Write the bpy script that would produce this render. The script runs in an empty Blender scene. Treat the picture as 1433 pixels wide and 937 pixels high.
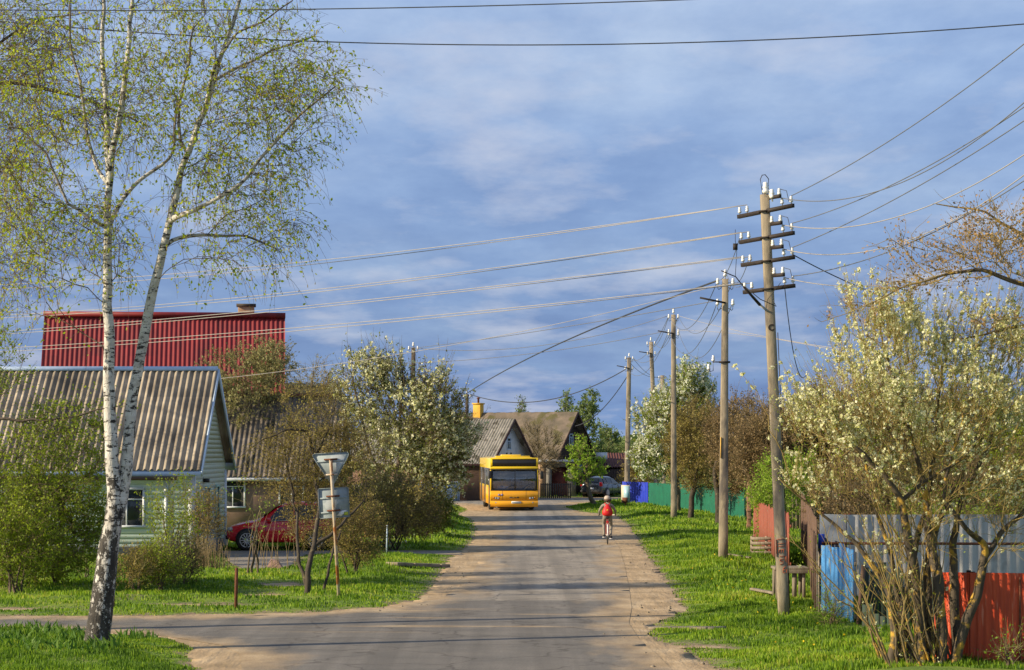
import bpy, math, random
import numpy as np
from mathutils import Matrix, Vector
PI = math.pi
F, CX, HY, CH = 3000.0, 716.5, 630.0, 3.3      # focal (px), centre column, horizon row, camera height (m)
S = bpy.context.scene
COL = S.collection
R = np.random.RandomState(7)

def P(px, py, Y):                     # photograph pixel at depth Y -> metres
    return np.array([(px - CX) * Y / F, Y, CH + (HY - py) * Y / F])
def G(px, py):                        # ground point seen at a pixel
    Y = CH * F / (py - HY)
    return ((px - CX) * Y / F, Y)

# ------------------------------------------------------------------ mesh builder
class MB:
    def __init__(s):
        s.v = []; s.l = []; s.t = []; s.n = 0; s.a = {}; s.marks = []
    def add(s, v, f, **at):
        v = np.asarray(v, float).reshape(-1, 3); s.marks.append((len(s.v), len(s.l), s.n))
        if isinstance(f, np.ndarray):
            s.l.append((f + s.n).ravel()); s.t.append(np.full(len(f), f.shape[1]))
        else:
            for q in f:
                s.l.append(np.array(q) + s.n); s.t.append(np.array([len(q)]))
        for k in set(at) | set(s.a):
            lst = s.a.setdefault(k, [np.zeros(s.n)] if s.n else [])
            lst.append(np.broadcast_to(np.asarray(at.get(k, 0.0), float), (len(v),)))
        s.v.append(v); s.n += len(v)
    def box(s, c, d, rot=None):
        x, y, z = np.array(d) / 2.0
        v = np.array([(-x,-y,-z),(x,-y,-z),(x,y,-z),(-x,y,-z),(-x,-y,z),(x,-y,z),(x,y,z),(-x,y,z)])
        if rot is not None:
            v = v @ np.array(rot).T
        s.add(v + np.array(c), [(0,3,2,1),(4,5,6,7),(0,1,5,4),(1,2,6,5),(2,3,7,6),(3,0,4,7)])
    def bar(s, a, b, w, h, up=(0, 0, 1)):          # box beam from a to b
        a, b = np.array(a, float), np.array(b, float)
        t = b - a; L = np.linalg.norm(t); t /= L
        u = np.cross(np.array(up, float), t)
        if np.linalg.norm(u) < 1e-4: u = np.cross((1, 0, 0), t)
        u /= np.linalg.norm(u); n = np.cross(t, u)
        s.box((a + b) / 2, (L, w, h), np.stack([t, u, n], 1))
    def prism(s, pts, e):                          # polygon extruded by vector e
        p = np.array(pts, float); e = np.array(e, float); n = len(p)
        s.add(np.vstack([p, p + e]), [tuple(range(n))[::-1], tuple(range(n, 2*n))] + [(i, (i+1) % n, (i+1) % n + n, i + n) for i in range(n)])
    def tubes(s, Pt, Rd, sides=5, caps=False, **at):       # Pt (N,K,3) Rd (N,K)
        Pt = np.asarray(Pt, float); Rd = np.asarray(Rd, float)
        N, K, _ = Pt.shape
        T = np.gradient(Pt, axis=1)
        T /= np.maximum(np.linalg.norm(T, axis=2, keepdims=True), 1e-9)
        m = T.mean(axis=1); m /= np.maximum(np.linalg.norm(m, axis=1, keepdims=True), 1e-9)
        ref = np.where(np.abs(m[:, 2:3]) > 0.8, np.array([[1.0, 0, 0]]), np.array([[0, 0, 1.0]]))[:, None, :]
        U = np.cross(np.broadcast_to(ref, T.shape), T); U /= np.maximum(np.linalg.norm(U, axis=2, keepdims=True), 1e-9)
        V = np.cross(T, U)
        an = np.arange(sides) * 2 * PI / sides
        ring = U[:, :, None, :] * np.cos(an)[None, None, :, None] + V[:, :, None, :] * np.sin(an)[None, None, :, None]
        v = Pt[:, :, None, :] + ring * Rd[:, :, None, None]
        i = (np.arange(N) * K * sides)[:, None, None]; k = (np.arange(K - 1) * sides)[None, :, None]; j = np.arange(sides)[None, None, :]
        j2 = (j + 1) % sides
        f = np.stack([i + k + j, i + k + j2, i + k + sides + j2, i + k + sides + j], -1).reshape(-1, 4)
        at = {q: (np.repeat(np.asarray(w, float).ravel(), sides) if np.ndim(w) == 2 else w) for q, w in at.items()}
        s.add(v.reshape(-1, 3), f, **at)
        if caps:
            n0 = s.n - N * K * sides
            for q in range(N):
                b0 = n0 + q * K * sides
                for c, rev in ((b0, True), (b0 + (K - 1) * sides, False)):
                    idx = [c + w for w in range(sides)]
                    s.l.append(np.array(idx[::-1] if rev else idx)); s.t.append(np.array([sides]))
    def tube(s, pts, r, sides=8, caps=True):
        pts = np.array(pts, float); r = np.broadcast_to(np.asarray(r, float), (len(pts),))
        s.tubes(pts[None], r[None], sides, caps)
    def lathe(s, prof, c=(0, 0, 0), axis='z', sides=16):   # prof [(r,h)...]
        prof = np.array(prof, float); an = np.arange(sides) * 2 * PI / sides
        x = prof[:, :1] * np.cos(an); y = prof[:, :1] * np.sin(an); z = np.repeat(prof[:, 1:2], sides, 1)
        v = np.stack([x, y, z], -1).reshape(-1, 3)
        if axis == 'x': v = v[:, [2, 0, 1]]
        if axis == 'y': v = v[:, [1, 2, 0]]
        n = len(prof)
        f = [(i*sides+j, i*sides+(j+1) % sides, (i+1)*sides+(j+1) % sides, (i+1)*sides+j) for i in range(n-1) for j in range(sides)]
        f += [tuple(range(sides))[::-1], tuple((n-1)*sides + j for j in range(sides))]
        s.add(v + np.array(c), f)
    def quads(s, C, A, B, **at):                   # rhombi: centre, half axes
        v = np.stack([C - A, C - B * .9 , C + A, C + B], 1).reshape(-1, 3)
        n = len(C)
        at = {k: np.repeat(np.broadcast_to(np.asarray(w, float), (n,)), 4) for k, w in at.items()}
        s.add(v, np.arange(4 * n).reshape(-1, 4), **at)
    def each(s, name, mat, parent=None, **kw):      # every shape added becomes an object of its own
        ends = s.marks[1:] + [(len(s.v), len(s.l), s.n)]; out = []
        for (v0, l0, n0), (v1, l1, n1) in zip(s.marks, ends):
            m = MB(); m.v = s.v[v0:v1]; m.l = [q - n0 for q in s.l[l0:l1]]; m.t = s.t[l0:l1]; m.n = n1 - n0; out.append(m.build(name, mat, parent, **kw))
        return out
    def build(s, name, mat, parent=None, smooth=False, bevel=0, subd=0, weight=False):
        me = bpy.data.meshes.new(name)
        if s.n:
            v = np.vstack(s.v); l = np.concatenate(s.l).astype(np.int32); t = np.concatenate(s.t).astype(np.int32)
            me.vertices.add(len(v)); me.vertices.foreach_set('co', v.ravel().astype(np.float32))
            me.loops.add(len(l)); me.loops.foreach_set('vertex_index', l)
            me.polygons.add(len(t)); me.polygons.foreach_set('loop_start', (np.cumsum(t) - t).astype(np.int32))
            me.polygons.foreach_set('loop_total', t)
            for k, lst in s.a.items():
                q = np.concatenate(lst); d = me.attributes.new(k, 'FLOAT', 'POINT'); d.data.foreach_set('value', q.astype(np.float32))
            me.update(calc_edges=True); me.validate()
            if smooth: me.polygons.foreach_set('use_smooth', np.ones(len(me.polygons), bool))
        me.materials.append(mat)
        o = bpy.data.objects.new(name, me); COL.objects.link(o)
        if parent is not None: o.parent = parent
        if bevel:
            m = o.modifiers.new('bevel', 'BEVEL'); m.width = bevel; m.segments = 2; m.limit_method = 'ANGLE'; m.angle_limit = .6
        if subd:
            m = o.modifiers.new('sub', 'SUBSURF'); m.levels = m.render_levels = subd
        return o

def thing(name, label, cat, loc=(0, 0, 0), rz=0, group=None):
    o = bpy.data.objects.new(name, None); COL.objects.link(o)
    o.empty_display_size = .2
    o.location = loc; o.rotation_euler = (0, 0, rz)
    return tag(o, label, cat, group)
def tag(o, label, cat, group=None):
    o['label'] = label; o['category'] = cat
    if group: o['group'] = group
    return o
def copy_tree(o, parent=None):
    c = o.copy(); COL.objects.link(c)
    if parent is not None: c.parent = parent
    for ch in [q for q in bpy.data.objects if q.parent is o]: copy_tree(ch, c)
    return c

# ------------------------------------------------------------------ materials
def nt(name):
    m = bpy.data.materials.new(name); m.use_nodes = True
    t = m.node_tree; b = t.nodes['Principled BSDF']
    return m, t, b
def link(t, a, b): t.links.new(a, b)
def ramp(t, src, stops, interp='LINEAR'):
    n = t.nodes.new('ShaderNodeValToRGB'); e = n.color_ramp; e.interpolation = interp
    while len(e.elements) < len(stops): e.elements.new(.5)
    for q, (p, c) in zip(e.elements, stops):
        q.position = p; q.color = (*c, 1) if not np.isscalar(c) else (c, c, c, 1)
    link(t, src, n.inputs[0]); return n.outputs[0]
def noise(t, scale, detail=4, stretch=(1, 1, 1), off=(0, 0, 0), coord='Object', rough=.55):
    tc = t.nodes.new('ShaderNodeTexCoord'); mp = t.nodes.new('ShaderNodeMapping')
    mp.inputs['Scale'].default_value = stretch; mp.inputs['Location'].default_value = off
    link(t, tc.outputs[coord], mp.inputs[0])
    n = t.nodes.new('ShaderNodeTexNoise'); n.inputs['Scale'].default_value = scale; n.inputs['Detail'].default_value = detail
    n.inputs['Roughness'].default_value = rough
    link(t, mp.outputs[0], n.inputs['Vector']); return n.outputs[0]
def mix(t, fac, a, b, mode='MIX'):
    n = t.nodes.new('ShaderNodeMix'); n.data_type = 'RGBA'; n.blend_type = mode
    for k, w in ((0, fac), (6, a), (7, b)):
        if isinstance(w, (int, float)): n.inputs[k].default_value = w
        elif isinstance(w, (tuple, list)): n.inputs[k].default_value = (*w, 1)
        else: link(t, w, n.inputs[k])
    return n.outputs[2]
def math_(t, op, a, b=0.0, clamp=False):
    n = t.nodes.new('ShaderNodeMath'); n.operation = op; n.use_clamp = clamp
    for k, w in ((0, a), (1, b)):
        if isinstance(w, (int, float)): n.inputs[k].default_value = w
        else: link(t, w, n.inputs[k])
    return n.outputs[0]
def attr(t, k):
    n = t.nodes.new('ShaderNodeAttribute'); n.attribute_name = k; return n.outputs['Fac']
def bump(t, b, h, strength=.4, dist=.02):
    n = t.nodes.new('ShaderNodeBump'); n.inputs['Strength'].default_value = strength; n.inputs['Distance'].default_value = dist
    link(t, h, n.inputs['Height']); link(t, n.outputs[0], b.inputs['Normal'])
def sheets(t, col, wx, wz, amt=.35, axis='X'):     # each sheet of a roof has weathered a little differently
    tc = t.nodes.new('ShaderNodeTexCoord'); sp = t.nodes.new('ShaderNodeSeparateXYZ'); link(t, tc.outputs['Object'], sp.inputs[0])
    cb = t.nodes.new('ShaderNodeCombineXYZ'); link(t, math_(t, 'FLOOR', math_(t, 'DIVIDE', sp.outputs[axis], wx)), cb.inputs[0]); link(t, math_(t, 'FLOOR', math_(t, 'DIVIDE', sp.outputs['Z'], wz)), cb.inputs[1])
    wn_ = t.nodes.new('ShaderNodeTexWhiteNoise'); wn_.noise_dimensions = '2D'; link(t, cb.outputs[0], wn_.inputs['Vector'])
    return mix(t, 1.0, col, ramp(t, wn_.outputs['Value'], [(0, 1 - amt), (1, 1 + amt * .3)]), 'MULTIPLY')
def mat(name, c1, c2=None, scale=3, rough=.8, metal=0, stretch=(1, 1, 1), bmp=0, bscale=None, lo=.35, hi=.65, c3=None, s3=1.2, t3=(.55, .62), coat=0, st3=(1, 1, 1), sheet=None):
    m, t, b = nt(name)
    b.inputs['Roughness'].default_value = rough; b.inputs['Metallic'].default_value = metal
    if coat: b.inputs['Coat Weight'].default_value = coat
    if c2 is None: c2 = tuple(x * .8 for x in c1)
    n = noise(t, scale, 5, stretch)
    col = ramp(t, n, [(lo, c1), (hi, c2)])
    if c3 is not None:
        f = ramp(t, noise(t, s3, 5, st3, (3, 1, 7)), [(t3[0], 0.0), (t3[1], 1.0)])
        col = mix(t, f, col, c3)
    if sheet: col = sheets(t, col, *sheet)
    link(t, col, b.inputs['Base Color'])
    if bmp: bump(t, b, noise(t, bscale or scale * 4, 6, stretch), bmp)
    return m
def leafmat(name, cols, trans=.35, rough=.6):
    m, t, b = nt(name)
    n = len(cols); c = ramp(t, attr(t, 'rnd'), [(i / max(n - 1, 1), q) for i, q in enumerate(cols)])
    link(t, c, b.inputs['Base Color']); b.inputs['Roughness'].default_value = rough
    tr = t.nodes.new('ShaderNodeBsdfTranslucent'); link(t, c, tr.inputs['Color'])
    mx = t.nodes.new('ShaderNodeMixShader'); mx.inputs[0].default_value = trans
    link(t, b.outputs[0], mx.inputs[1]); link(t, tr.outputs[0], mx.inputs[2])
    link(t, mx.outputs[0], t.nodes['Material Output'].inputs['Surface'])
    return m
def woodmat(name, twig, bark, bark2, lichen=None, lf=(.56, .64), ls=9):   # thin twigs one colour, thick limbs another, by limb radius
    m, t, b = nt(name)
    n = noise(t, 9, 6, (1, 1, .35)); c = ramp(t, n, [(.35, bark), (.65, bark2)])
    if lichen is not None:
        c = mix(t, ramp(t, noise(t, ls, 4, (1, 1, 1), (5, 5, 5)), [(lf[0], 0.0), (lf[1], 1.0)]), c, lichen)
    f = ramp(t, attr(t, 'rad'), [(.006, 0.0), (.02, 1.0)])
    link(t, mix(t, f, twig, c), b.inputs['Base Color']); b.inputs['Roughness'].default_value = .85
    bump(t, b, noise(t, 25, 5, (1, 1, .3)), .6, .02)
    return m

MT = {}
MT['concrete'] = mat('concrete_pole', (.38, .315, .22), (.23, .19, .135), 6, .9, bmp=.3, stretch=(1, 1, .3), c3=(.14, .12, .1), s3=2.5, st3=(1, 1, .3))
MT['pole_wood'] = mat('old_pole_wood', (.16, .12, .09), (.09, .07, .05), 8, .9, stretch=(1, 1, .1), bmp=.4)
MT['porcelain'] = mat('porcelain', (.82, .82, .8), (.7, .7, .68), 20, .25)
MT['iron'] = mat('dark_iron', (.014, .011, .01), (.03, .018, .014), 20, .7)
MT['wire_dark'] = mat('dark_wire', (.045, .05, .06), None, 5, .6)
MT['wire_pale'] = mat('bare_aluminium_wire', (.4, .38, .36), None, 5, .6)
MT['wire_mid'] = mat('dull_aluminium_wire', (.17, .18, .2), None, 5, .5)
MT['red_paint'] = mat('faded_red_paint', (.5, .1, .035), (.38, .13, .07), 25, .9)
MT['asbestos'] = mat('asbestos_sheet', (.44, .37, .275), (.27, .22, .16), 1.8, .95, bmp=.35, bscale=20, c3=(.085, .065, .05), s3=.7, t3=(.5, .72), st3=(2.2, .6, .6), sheet=(1.12, 1.0, .35))
MT['asbestos_dark'] = mat('old_asbestos_sheet', (.22, .185, .15), (.12, .1, .08), 2, .95, bmp=.35, bscale=20, c3=(.05, .045, .03), s3=1.4, st3=(2, .5, .5), sheet=(1.12, .76, .35))
MT['asbestos_grey'] = mat('grey_asbestos_sheet', (.3, .28, .25), (.2, .19, .165), 2, .95, bmp=.35, bscale=20, c3=(.1, .09, .07), s3=1.4, sheet=(1.12, .8, .3))
MT['red_roof'] = mat('red_metal_sheet', (.29, .017, .02), (.21, .013, .016), 1.2, .6, c3=(.18, .014, .016), s3=.7, st3=(2, 1, .6), sheet=(1.05, 1.9, .22))
MT['mint'] = mat('mint_siding', (.64, .74, .66), (.56, .67, .6), 4, .6, stretch=(.4, 1, 3))
MT['mint_trim'] = mat('mint_trim', (.42, .62, .5), (.34, .52, .42), 6, .6)
MT['white_trim'] = mat('white_trim', (.74, .77, .8), (.6, .64, .68), 5, .5)
MT['bluewhite'] = mat('pale_blue_trim', (.6, .72, .86), (.5, .62, .76), 5, .5)
MT['plaster'] = mat('white_plaster', (.66, .68, .7), (.54, .56, .6), 3, .9)
MT['darkwood'] = mat('dark_wood', (.055, .03, .022), (.03, .018, .014), 5, .85, stretch=(6, 6, .4), bmp=.3)
MT['maroon'] = mat('maroon_board', (.075, .03, .025), (.05, .022, .02), 5, .8)
MT['brown_metal'] = mat('brown_metal', (.12, .065, .045), (.08, .045, .03), 2, .6)
MT['brick'] = mat('pale_brick', (.5, .34, .2), (.36, .22, .13), 5, .9, bmp=.3)
MT['oldplaster'] = mat('pinkish_old_plaster', (.34, .22, .17), (.25, .16, .12), 2, .9)
MT['grey_block'] = mat('grey_cement', (.28, .265, .24), (.2, .19, .17), 3, .95, bmp=.3)
MT['red_door'] = mat('oxide_red_door', (.16, .035, .028), (.11, .028, .022), 3, .7)
MT['glass'] = mat('window_glass', (.02, .025, .03), (.035, .045, .055), 2, .08)
MT['rust'] = mat('rust', (.2, .07, .03), (.11, .04, .02), 10, .9, bmp=.3)
MT['rust_post'] = mat('rusty_painted_post', (.6, .54, .46), (.5, .36, .22), 5, .8, stretch=(1, 1, .6), c3=(.36, .13, .035), s3=2.2, t3=(.5, .56), st3=(1, 1, .8))
MT['sign_back'] = mat('galvanised_sign_back', (.34, .4, .43), (.25, .3, .32), 5, .9, c3=(.42, .46, .48), s3=3)
MT['yellow'] = mat('yellow_chimney', (.75, .42, .04), (.6, .34, .04), 4, .7)
MT['tar'] = mat('dark_felt', (.05, .04, .035), (.08, .065, .05), 4, .9)
MT['bus_yellow'] = mat('bus_yellow', (.9, .62, .012), (.84, .56, .01), .8, .28, coat=.4)
MT['bus_orange'] = mat('bus_orange', (.88, .42, .01), (.82, .37, .008), .8, .28, coat=.4)
MT['black'] = mat('black_plastic', (.012, .012, .013), (.02, .02, .022), 6, .45)
MT['tyre'] = mat('tyre_rubber', (.025, .024, .023), (.05, .045, .04), 8, .9)
MT['alloy'] = mat('alloy', (.7, .66, .6), (.6, .56, .5), 8, .4, metal=.2)
MT['lamp'] = mat('headlamp', (.4, .42, .44), (.3, .32, .35), 8, .1)
MT['amber'] = mat('amber_lens', (.8, .3, .02), None, 8, .2)
MT['tail'] = mat('red_lens', (.55, .01, .02), None, 8, .15)
MT['plate'] = mat('number_plate', (.75, .78, .8), (.55, .6, .66), 30, .4)
MT['blue_mark'] = mat('blue_mark', (.04, .05, .4), None, 8, .4)
MT['white'] = mat('white', (.8, .8, .8), (.7, .7, .7), 8, .5)
MT['car_red'] = mat('red_car_paint', (.75, .008, .02), (.7, .006, .018), 1, .2, coat=.8)
MT['car_grey'] = mat('grey_car_paint', (.07, .085, .1), (.06, .07, .085), 1, .22, metal=.4, coat=.8)
MT['blue_fence'] = mat('royal_blue_metal', (.012, .04, .5), (.01, .03, .4), 2, .5, c3=(.03, .06, .5), s3=1)
MT['green_fence'] = mat('teal_green_metal', (.012, .15, .09), (.01, .11, .07), 2, .5)
MT['oxide_planks'] = mat('red_brown_planks', (.36, .09, .05), (.22, .07, .045), 6, .85, stretch=(5, 5, .4), bmp=.3, c3=(.24, .17, .12), s3=5, t3=(.6, .7))
MT['brown_planks'] = mat('brown_planks', (.17, .1, .065), (.1, .06, .04), 6, .85, stretch=(6, 6, .3), bmp=.3)
MT['grey_planks'] = mat('weathered_planks', (.3, .25, .19), (.17, .14, .1), 7, .9, stretch=(4, 4, .4), bmp=.4)
MT['blue_planks'] = mat('sky_blue_planks', (.1, .36, .74), (.06, .25, .56), 4, .75, stretch=(3, 3, .5), c3=(.36, .38, .34), s3=5, t3=(.6, .64), st3=(1.5, 1.5, .6), bmp=.3)
MT['deep_blue'] = mat('deep_blue_paint', (.02, .07, .5), None, 5, .6)
MT['zinc'] = mat('galvanised_sheet', (.56, .55, .53), (.42, .42, .42), 2, .6, metal=.0, c3=(.26, .23, .2), s3=1.4, t3=(.55, .72), stretch=(2, 2, .4))
MT['zinc_dark'] = mat('blue_grey_sheet', (.12, .15, .2), (.09, .11, .15), 2, .5)
MT['orange_fence'] = mat('orange_red_sheet', (.64, .08, .022), (.5, .055, .016), 3.5, .42, stretch=(3, 3, .5), c3=(.7, .2, .12), s3=7, t3=(.58, .68), st3=(3, 3, .25))
MT['green_old'] = mat('dark_green_planks', (.03, .07, .05), (.05, .05, .035), 7, .9, stretch=(4, 4, .4))
MT['board'] = mat('pale_board', (.6, .55, .42), (.5, .46, .36), 5, .7)
MT['board_blue'] = mat('sky_print', (.25, .5, .65), (.45, .6, .65), 5, .4)
MT['stone'] = mat('concrete_slab', (.3, .25, .18), (.19, .16, .12), 6, .95, bmp=.5)
MT['orange_box'] = mat('orange_wood', (.45, .2, .06), (.3, .14, .05), 6, .8)
MT['brown_stick'] = mat('brown_stick', (.14, .1, .07), (.08, .06, .04), 8, .9)
# person
MT['skin'] = mat('skin', (.5, .28, .2), (.45, .25, .18), 8, .6)
MT['suit'] = mat('khaki_grey_cloth', (.29, .26, .21), (.22, .2, .17), 12, .9)
MT['cap'] = mat('beige_cap', (.55, .45, .38), (.45, .37, .3), 10, .8)
MT['bag'] = mat('red_nylon', (.7, .01, .012), (.5, .008, .01), 8, .55)
MT['shoe'] = mat('black_shoe', (.02, .02, .022), None, 8, .6)
MT['gold'] = mat('yellow_badge', (.8, .5, .03), None, 8, .6)
# vegetation
MT['bark_dark'] = woodmat('dark_bark', (.14, .1, .055), (.13, .1, .075), (.06, .045, .035))
MT['bark_olive'] = woodmat('olive_bark', (.21, .17, .08), (.16, .12, .08), (.08, .06, .04))
MT['bark_lichen'] = woodmat('lichen_bark', (.3, .22, .07), (.11, .085, .055), (.05, .038, .026), lichen=(.5, .3, .04), lf=(.55, .64), ls=5)
MT['bark_fruit'] = woodmat('fruit_bark', (.15, .115, .055), (.075, .058, .042), (.035, .028, .02), lichen=(.2, .17, .07), lf=(.6, .72))
MT['leaf_birch'] = leafmat('birch_leaves', [(.24, .34, .012), (.38, .5, .018), (.55, .62, .03), (.62, .56, .045)], .55)
MT['catkin'] = leafmat('catkins', [(.45, .36, .05), (.55, .42, .07), (.35, .3, .05)], .2)
MT['leaf_hedge'] = leafmat('hedge_leaves', [(.16, .22, .015), (.28, .37, .02), (.42, .5, .035)], .5)
MT['leaf_fresh'] = leafmat('fresh_leaves', [(.2, .33, .02), (.28, .44, .03), (.38, .52, .05)], .45)
MT['leaf_olive'] = leafmat('olive_buds', [(.17, .13, .045), (.27, .21, .05), (.37, .3, .07), (.22, .23, .035)], .4)
MT['leaf_brown'] = leafmat('brown_buds', [(.2, .14, .065), (.28, .19, .085), (.3, .23, .08)], .35)
MT['leaf_dark'] = leafmat('pear_leaves', [(.08, .1, .015), (.16, .19, .02), (.28, .31, .035)], .4)
MT['leaf_willow'] = leafmat('willow_leaves', [(.2, .19, .07), (.3, .29, .1), (.36, .33, .13)], .35)
MT['leaf_far'] = leafmat('far_leaves', [(.12, .18, .06), (.18, .25, .07), (.25, .31, .09)], .4)
MT['bud'] = leafmat('pink_brown_buds', [(.35, .2, .09), (.42, .27, .12), (.32, .24, .07)], .3)
MT['blossom'] = leafmat('cream_blossom', [(.58, .6, .2), (.78, .77, .44), (.88, .87, .66)], .35)
MT['blossom_w'] = leafmat('white_blossom', [(.7, .72, .55), (.84, .84, .74), (.6, .68, .4)], .35)
MT['grass'] = leafmat('grass_blades', [(.05, .12, .007), (.12, .24, .009), (.21, .36, .011), (.33, .47, .018), (.47, .45, .08)], .4)
MT['weed'] = leafmat('weed_leaves', [(.06, .15, .015), (.1, .22, .02), (.16, .28, .03)], .4)
MT['dry'] = leafmat('dry_stalks', [(.4, .3, .15), (.5, .38, .2), (.3, .22, .11)], .25)
MT['flower_y'] = leafmat('dandelion', [(.8, .6, .02), (.85, .7, .05)], .2)

def birch_bark():
    m, t, b = nt('birch_bark')
    tc = t.nodes.new('ShaderNodeTexCoord'); sp = t.nodes.new('ShaderNodeSeparateXYZ'); link(t, tc.outputs['Object'], sp.inputs[0])
    white = ramp(t, noise(t, 4, 5, (1, 1, 2)), [(.35, (.7, .67, .62)), (.7, (.46, .42, .37))])
    lent = ramp(t, noise(t, 5.5, 4, (1.0, 1.0, 3.6), (1, 2, 3), rough=.7), [(.55, 0.0), (.58, 1.0)])
    c = mix(t, lent, white, (.03, .025, .022))
    big = noise(t, 4.5, 7, (1.5, 1.5, .8), (7, 3, 1), rough=.8)
    n = t.nodes.new('ShaderNodeMapRange'); n.inputs[1].default_value = .2; n.inputs[2].default_value = 4.2; n.inputs[3].default_value = .165; n.inputs[4].default_value = 0.0
    link(t, sp.outputs['Z'], n.inputs[0])
    f = ramp(t, math_(t, 'ADD', big, n.outputs[0]), [(.575, 0.0), (.605, 1.0)])
    c = mix(t, f, c, ramp(t, noise(t, 11, 5, (1, 1, .4)), [(.35, (.016, .013, .011)), (.7, (.07, .06, .048))]))
    fr = ramp(t, attr(t, 'rad'), [(.014, 0.0), (.035, 1.0)])
    c = mix(t, fr, (.13, .095, .065), c)
    link(t, c, b.inputs['Base Color']); b.inputs['Roughness'].default_value = .75
    bump(t, b, math_(t, 'SUBTRACT', noise(t, 30, 5, (1, 1, .5)), math_(t, 'MULTIPLY', f, .8)), .6, .03)
    return m
MT['birch_bark'] = birch_bark()
# ------------------------------------------------------------------ ground
def GP(lst): return [G(*q) for q in lst]
ASPH = [(-60, 43.6)] + GP([(0,864),(200,864),(400,860),(520,853),(590,843),(632,830),(655,812),(670,785),(682,765),(692,745),(699,728),(698,716),(688,708),(650,704.5),(600,703)]) + [(-14, 137)] \
     + [(-14, 146)] + GP([(640,697.6),(700,696),(760,697),(900,697)]) + [(22, 150), (22, 141)] + GP([(900,700.4),(800,702.5),(788,707),(800,713),(830,725),(850,741),(866,765),(874,790),(880,820),(884,850),(880,872),(895,895),(922,918),(940,937)]) \
     + [(2.9, 25), (3.0, 12), (-3.6, 12), (-3.3, 25)] + GP([(338,937),(336,915),(310,903),(230,890),(150,884),(0,880)]) + [(-60, 40.0)]
DIRT = [(-60, 43.9)] + GP([(0,861),(200,861),(440,856),(540,848),(586,838),(604,823),(618,800),(630,780),(650,768),(662,757),(667,740),(661,727),(641,719),(655,713),(640,706),(600,702)]) + [(-14, 135)] \
     + [(-14, 148)] + GP([(640,696),(700,695),(755,695.5),(900,695.5)]) + [(22, 153), (22, 139)] + GP([(900,701.5),(860,702.5),(815,704),(786,709.5),(815,716),(862,721),(880,735),(893,755),(905,775),(925,800),(943,828),(952,843),(960,852),(940,862),(918,872),(908,885),(915,895),(955,907),(985,925),(1003,937)]) \
     + [(4.0, 25), (4.2, 12), (-4.3, 12), (-4.1, 25)] + GP([(272,937),(264,918),(272,906),(236,893),(150,886),(0,881)]) + [(-60, 39.8)]
DRIVE = GP([(310,771),(480,770.5),(560,770.5),(645,770.5),(648,776.5),(560,775),(480,774.5),(425,776),(405,793),(345,797),(325,790)])
BARE = [(G(283, 846), .75, .35), (G(395, 818), .5, .8), (G(372, 832), .5, .5), (G(700, 1), .01, .01), (G(985, 905), .5, .3), (G(960, 727), .8, .9), (G(25, 852), .6, .3), (G(600, 752), .5, .8)]
BARE = [q for q in BARE if q[1] > .02]
def sdf(poly, X, Y):
    p = np.array(poly); q = np.roll(p, -1, 0)
    X = np.asarray(X, float).ravel(); Y = np.asarray(Y, float).ravel()
    best = np.full(X.shape, 1e9); ins = np.zeros(X.shape, bool)
    for (ax, ay), (bx, by) in zip(p, q):
        dx, dy = bx - ax, by - ay; L = dx*dx + dy*dy
        t = np.clip(((X-ax)*dx + (Y-ay)*dy) / max(L, 1e-9), 0, 1)
        best = np.minimum(best, (X-ax-t*dx)**2 + (Y-ay-t*dy)**2)
        if ay != by:
            c = ((ay > Y) != (by > Y)) & (X < dx * (Y - ay) / dy + ax); ins ^= c
    d = np.sqrt(best); return np.where(ins, -d, d)
def wob(x, y, s=1.0):       # smooth noise
    return (np.sin(x*1.7*s+y*.9*s+1.3) + np.sin(x*.8*s-y*1.9*s+.4) + np.sin(x*3.1*s+y*2.3*s+2.1)*.6 + np.sin(-x*2.3*s+y*4.3*s)*.5) / 3.1
def dirt_d(x, y):
    x = np.asarray(x, float); y = np.asarray(y, float)
    d = np.minimum(sdf(DIRT, x, y), sdf(DRIVE, x, y))
    xr, yr = x.ravel(), y.ravel()
    for (ex, ey), ra, rb in BARE:
        k = np.sqrt(((xr - ex) / ra) ** 2 + ((yr - ey) / rb) ** 2) + .35 * wob(xr, yr, 4.0); d = np.minimum(d, (k - 1) * min(ra, rb) + .04)
    return d + .10 * wob(x.ravel(), y.ravel(), 2.1) + .05 * wob(x.ravel()+9, y.ravel(), 6.0)
def hgt(x, y, d=None):
    x = np.asarray(x, float).ravel(); y = np.asarray(y, float).ravel()
    if d is None: d = dirt_d(x, y)
    s = np.clip(d / 1.6, 0, 1); s = s*s*(3-2*s)
    h = s * (.06 + .07 * wob(x, y, .7) + .03 * wob(x, y, 2.0))
    h = h + s * .55 * np.exp(-((x+4.6)/2.2)**2 - ((y-104)/16)**2)          # bank left of the street
    h = h + s * .10 * np.exp(-((x-6.5)/1.6)**2)
    h = h - s * .22 * np.exp(-((x-6.6)/.45)**2 - ((y-56.5)/2.2)**2)     # hollow beside a pole
    return np.where(d < 0, -.03, h)
def gz(x, y): return float(hgt([x], [y])[0])

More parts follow.
